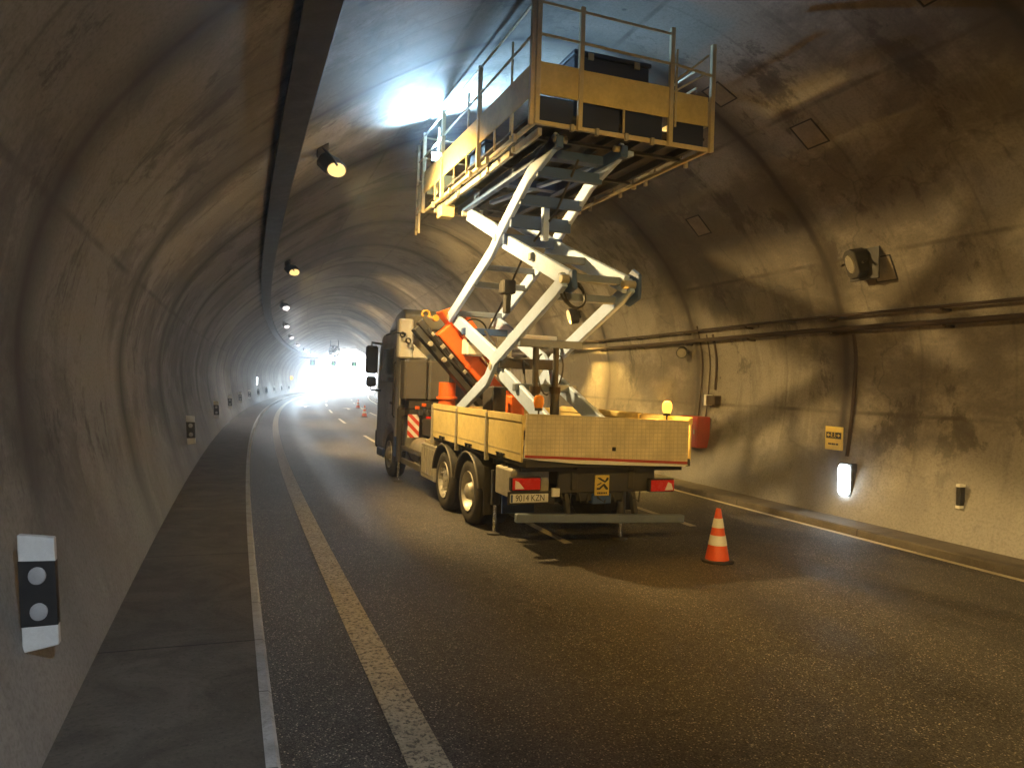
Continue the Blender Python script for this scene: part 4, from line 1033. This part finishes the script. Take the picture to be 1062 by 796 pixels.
# hydraulic rams
for x in (4.20, 4.52):
    rm = gp(MB().cyl((x, 10.1, 1.25), (x, 10.1, 2.10), .066, 16), 'hydraulic_ram', 'dark', .004, True)
    MB().cyl((x, 10.1, 2.10), (x, 10.1, 2.70), .045, 14).build('rod', 'dark', rm, smooth=True, off=G0)
    MB().lathe([(0, .066), (0, .08), (.10, .08), (.10, .066)], (x, 10.1, 2.02), (0, 0, 1), 16, True).build('ram_gland', 'pipe', rm, off=G0)
gp(ybox(MB(), 4.2, 4.42, 11.55, 11.8, 3.62, 3.84).b2((4.25, 11.6, 3.30), (4.36, 11.72, 3.62)), 'valve_block', 'dark', .02)
gp(ybox(MB(), 4.38, 4.48, 10.4, 10.5, 4.30, 4.86), 'post', 'steel_white', .01)
gp(ybox(MB(), 4.05, 4.8, 10.7, 10.8, 2.84, 2.90).b2((4.1, 10.7, 2.72), (4.22, 10.8, 2.86)).b2((4.55, 10.7, 2.72), (4.67, 10.8, 2.86)), 'bracket', 'white', .01)
def loop(c, a, b, tilt, r_=.018, d0=0, d1=360):
    c = Vector(c); return [c + Vector((math.cos(RAD(d))*a, math.sin(RAD(d))*tilt, math.sin(RAD(d))*b)) for d in range(d0, d1+1, 20)]
mb = MB()
mb.tube(loop((4.12, 8.75, 3.32), .17, .20, .12), .016, 8).tube(loop((4.16, 8.78, 3.30), .14, .17, .1), .014, 8)
mb.tube(loop((4.25, 13.1, 3.14), .20, .17, .1), .016, 8)
mb.tube(loop((4.38, 10.2, 2.30), .10, .30, .1, d0=90, d1=300), .014, 6).tube(loop((4.62, 10.3, 2.32), .1, .26, -.1, d0=-90, d1=120), .014, 6)
mb.tube([(4.35, 10.3, 1.6), (4.1, 10.2, 2.0), (4.2, 10.6, 2.5), (4.5, 11.0, 2.4), (4.3, 12.0, 2.7), (4.35, 12.9, 3.1)], .02, 8)
mb.tube([(4.45, 13.0, 3.1), (4.5, 12.2, 3.7), (4.4, 11.2, 4.2), (4.5, 10.2, 4.7), (4.4, 9.3, 5.2)], .018, 8)
gp(mb, 'hydraulic_hose', 'black', 0, True)
# base frame on the deck
gp(ybox(MB(), 3.82, 3.98, 8.85, 13.05, 1.201, 1.34).b2((4.82, 8.85, 1.201), (4.98, 13.05, 1.34)).b2((3.981, 8.9, 1.21), (4.819, 9.05, 1.33)).b2((3.981, 12.9, 1.21), (4.819, 13.04, 1.33)), 'base_frame', 'dark', .01)
for x in (3.94, 4.9):
    for y in (BFp[0], BRp[0]): gp(ybox(MB(), x-.05, x+.11, y-.09, y+.09, 1.34, 1.66), 'foot_bracket', 'dark', .015)
gp(ybox(MB(), 4.35, 4.75, 9.9, 10.45, 1.34, 1.62), 'pump_box', 'dark', .02)
gp(ybox(MB(), 4.62, 4.9, 12.2, 12.7, 1.34, 1.95), 'oil_tank', 'orange', .03)
gp(ybox(MB(), 4.15, 4.4, 11.8, 12.3, 1.34, 2.1), 'control_cabinet', 'dark', .02)

# ================================================================== work platform on top (part of the lift)
PX0, PX1, PY0, PY1, PZ = 3.45, 6.02, 8.61, 14.0, 5.36
plat = gp(ybox(MB(), PX0+.05, PX1-.05, PY0+.05, PY1-.05, 5.50, 5.535), 'platform_floor', 'dark', .004)
mb = MB()
for x in (3.62, 3.98, 4.36, 4.74, 5.12, 5.5, 5.86): ybox(mb, x-.03, x+.03, PY0+.08, PY1-.08, 5.40, 5.499)
for y in (9.2, 10.6, 12.0, 13.4): ybox(mb, PX0+.1, PX1-.1, y-.035, y+.035, 5.36, 5.398)
mb.build('joist', 'dark', plat, off=G0)
mb = MB()
for x, a, b in ((3.60, 8.75, 9.55), (3.60, 9.75, 10.6), (3.60, 10.75, 12.1), (3.60, 12.3, 13.6)): mb.b2((x-.03, a, 5.26), (x+.03, b, 5.355)).b2((x-.05, b+.03, 5.27), (x+.04, b+.09, 5.35))
mb.build('slide_tube', 'galv', plat, .006, False, off=G0)
MB().b2((3.9, 8.9, 5.20), (4.0, 13.3, 5.359)).b2((4.84, 8.9, 5.20), (4.94, 13.3, 5.359)).build('guide_rail', 'blue_paint', plat, .006, off=G0)
for y in (9.5, 11.08): MB().b2((4.002, y-.09, 5.22), (4.838, y+.09, 5.34)).build('guide_cross', 'blue_paint', plat, .006, off=G0)
MB().bar((5.05, 9.0, 5.30), (4.2, 12.3, 5.24), .09, .06).build('diagonal_brace', 'steel_white', plat, .006, off=G0)
rail = MB()
yp = [8.61, 10.68, 12.68, 14.0]
xp = [3.47, 4.05, 5.36, 6.0]
ZT = 6.86
# perimeter edge rails
edge = MB()
ybox(edge, PX0, PX1, PY0-.02, PY0+.03, PZ-.02, PZ+.03); ybox(edge, PX0, PX1, PY1-.03, PY1+.02, PZ-.02, PZ+.03)
ybox(edge, PX0, PX0+.05, PY0+.031, PY1-.031, PZ-.02, PZ+.03); ybox(edge, PX1-.05, PX1, PY0+.031, PY1-.031, PZ-.02, PZ+.03)
edge.build('edge_rail', 'alu_rail', plat, .004, off=G0)
def post(x, y, z0, z1, w_=.06):
    MB().b2((x-w_/2, y-w_/2, z0), (x+w_/2, y+w_/2, z1)).build('rail_post', 'alu_rail', plat, .004, off=G0)
for x in xp: post(x, PY0-.02-.031, PZ-.04, ZT if x < 5.9 else 6.76)
for y in yp[1:]: post(PX0-.032, y, PZ-.04, ZT-.03)
post(PX0-.032, PY0, PZ-.04, 6.92)
for y in (9.63, 11.6, 13.4): post(PX0+.08, y, PZ+.03, ZT-.09, .028)
for y in yp[1:]: post(PX1+.032, y, PZ-.04, 6.62)
for x in (4.6, 5.4): post(x, PY1+.05, PZ-.04, ZT-.1)
def hrail(p, q_, r_=.018): MB().tube([p, q_], r_, 8).build('hand_rail', 'alu_rail', plat, smooth=True, off=G0)
for z in (6.43, 6.82):
    hrail((PX0, PY0-.05, z), (5.36, PY0-.05, z-.04)); hrail((PX0-.03, PY0, z), (PX0-.03, 14.4, z-.05))
    hrail((PX0, PY1+.05, z-.06), (PX1, PY1+.05, z-.12))
for z in (6.35, 6.60): hrail((PX1+.03, PY0+.4, z), (PX1+.03, PY1, z))
hrail((5.36, PY0-.05, 6.40), (6.0, PY0-.05, 6.34))
hrail((5.45, PY0-.02, 6.20), (5.95, PY0-.02, 6.62), .014); hrail((5.45, PY0+.3, 6.08), (5.95, PY0+.1, 6.4), .014); hrail((5.47, PY0, 5.6), (5.47, PY0, 6.62), .016)
# boards
def board(a, b, nm='side_board'): MB().b2(a, b).build(nm, 'alu', plat, .004, off=G0)
ZB0, ZB1 = 5.695, 6.095
board((3.50, PY0-.055, ZB0), (4.02, PY0-.035, ZB1)); board((4.08, PY0-.055, ZB0-.01), (5.33, PY0-.035, ZB1-.01)); board((5.45, PY0-.01, ZB0-.02), (5.97, PY0+.01, ZB1-.03))
for a, b in ((8.66, 10.64), (10.72, 12.64), (12.72, 13.96)): board((PX0-.035, a, ZB0-.02), (PX0-.015, b, ZB1-.01))
for a, b in ((8.66, 10.64), (10.72, 12.64), (12.72, 13.96)): board((PX1+.015, a, 5.72), (PX1+.035, b, 6.05))
board((3.5, PY1+.03, ZB0), (6.0, PY1+.05, ZB1))
# kick boards (navy) and small uprights in the gap
kb = MB()
for a, b in ((3.52, 4.0), (4.12, 4.66), (4.70, 5.30), (5.42, 5.94)): kb.b2((a, PY0+.04, PZ+.05), (b, PY0+.06, ZB0+.02))
kb.build('kick_board', 'navy', plat, .004, off=G0)
up_ = MB()
ybox(up_, 4.67, 4.695, PY0-.045, PY0-.02, PZ+.03, ZB0)
for y in (9.3, 10.0, 11.3, 12.0, 13.2): ybox(up_, PX0-.03, PX0-.005, y-.012, y+.012, PZ+.03, ZB0)
for y in (9.3, 10.0, 11.3, 12.0, 13.2): ybox(up_, PX1-.01, PX1+.015, y-.012, y+.012, PZ+.03, 5.72)
up_.build('rail_upright', 'alu_rail', plat, .002, off=G0)
cl = MB()
for x in (3.95, 4.3, 4.72, 5.1): cl.box((x, PY0-.05, PZ-.02), (.045, .05, .09))
for y in (9.2, 10.3, 11.1, 12.2, 13.3): cl.box((PX0-.02, y, PZ-.03), (.05, .05, .1)).box((PX1+.02, y, PZ-.03), (.05, .05, .1))
cl.build('clamp', 'galv', plat, .004, off=G0)
# access ladder at the front left corner
ld = MB()
for y in (14.24, 14.46): ybox(ld, PX0-.06, PX0-.02, y-.02, y+.02, 4.98, 5.98)
for z in (5.08, 5.36, 5.64, 5.92): ybox(ld, PX0-.055, PX0-.025, 14.26, 14.44, z-.015, z+.015)
ybox(ld, PX0-.06, PX0-.02, 14.0, 14.22, 5.36, 5.40); ybox(ld, PX0-.06, PX0-.02, 14.0, 14.22, 5.9, 5.94)
ld.build('ladder', 'alu_rail', plat, .004, off=G0)
post(PX0-.04, 14.42, 5.98, 6.72, .045)
MB().b2((PX0+.05, 12.98, 5.08), (PX0+.3, 13.25, 5.30)).build('gear_housing', 'alu', plat, .01, off=G0)
# junk along the floor edge
# navy crates standing on the platform
for lb, x0, x1, y0, y1, z0, z1 in (('long navy plastic crate standing on the platform behind the rear rail', 4.1, 5.2, 8.85, 9.5, 5.536, 6.47), ):
    r = thing('crate', lb, 'crate', ((x0+x1)/2, (y0+y1)/2, z0))
    hx, hy, hz = (x1-x0)/2, (y1-y0)/2, z1-z0
    MB().b2((-hx, -hy, 0), (hx, hy, hz-.06)).build('body', 'navy', r, .02)
    MB().b2((-hx-.02, -hy-.02, hz-.06), (hx+.02, hy+.02, hz)).build('lid', 'navy', r, .012)
    MB().b2((-.38, -hy-.045, hz-.12), (-.30, -hy-.02, hz-.03)).b2((.30, -hy-.045, hz-.12), (.38, -hy-.02, hz-.03)).build('latch', 'galv', r, .004)
r = thing('crate', 'small low navy crate standing on the middle of the platform', 'crate', (4.0, 11.6, 5.536))
MB().b2((-.3, -.4, 0), (.3, .4, .35)).build('body', 'navy', r, .02)
MB().b2((-.32, -.42, .35), (.32, .42, .40)).build('lid', 'navy', r, .012)

# cold work light clamped to the platform's left rail, shining on the vault
WL = Vector((3.52, 13.35, 6.22))
r = thing('work_light', 'glaring cold white work light on the platform front rail', 'work light', WL)
aimw = Vector((-.15, -.92, .35)).normalized(); q_ = aimw.to_track_quat('-Y', 'Z').to_matrix().to_4x4()
def putw(mb): mb.v = [tuple(q_ @ Vector(v)) for v in mb.v]; return mb
putw(MB().b2((-.13, -.0, -.10), (.13, .09, .10))).build('housing', 'black', r, .012)
putw(MB().b2((-.115, -.012, -.085), (.115, -.002, .085))).build('lens', 'cold', r, .003)
MB().tube([(0, .0, -.06), (-.02, .05, -.2), (-.06, .05, -.28)], .015, 6).build('bracket', 'black', r)
spot(r, (-.16, -.60, .78), 105, 138, .5, (.40, .70, 1.0), .07)
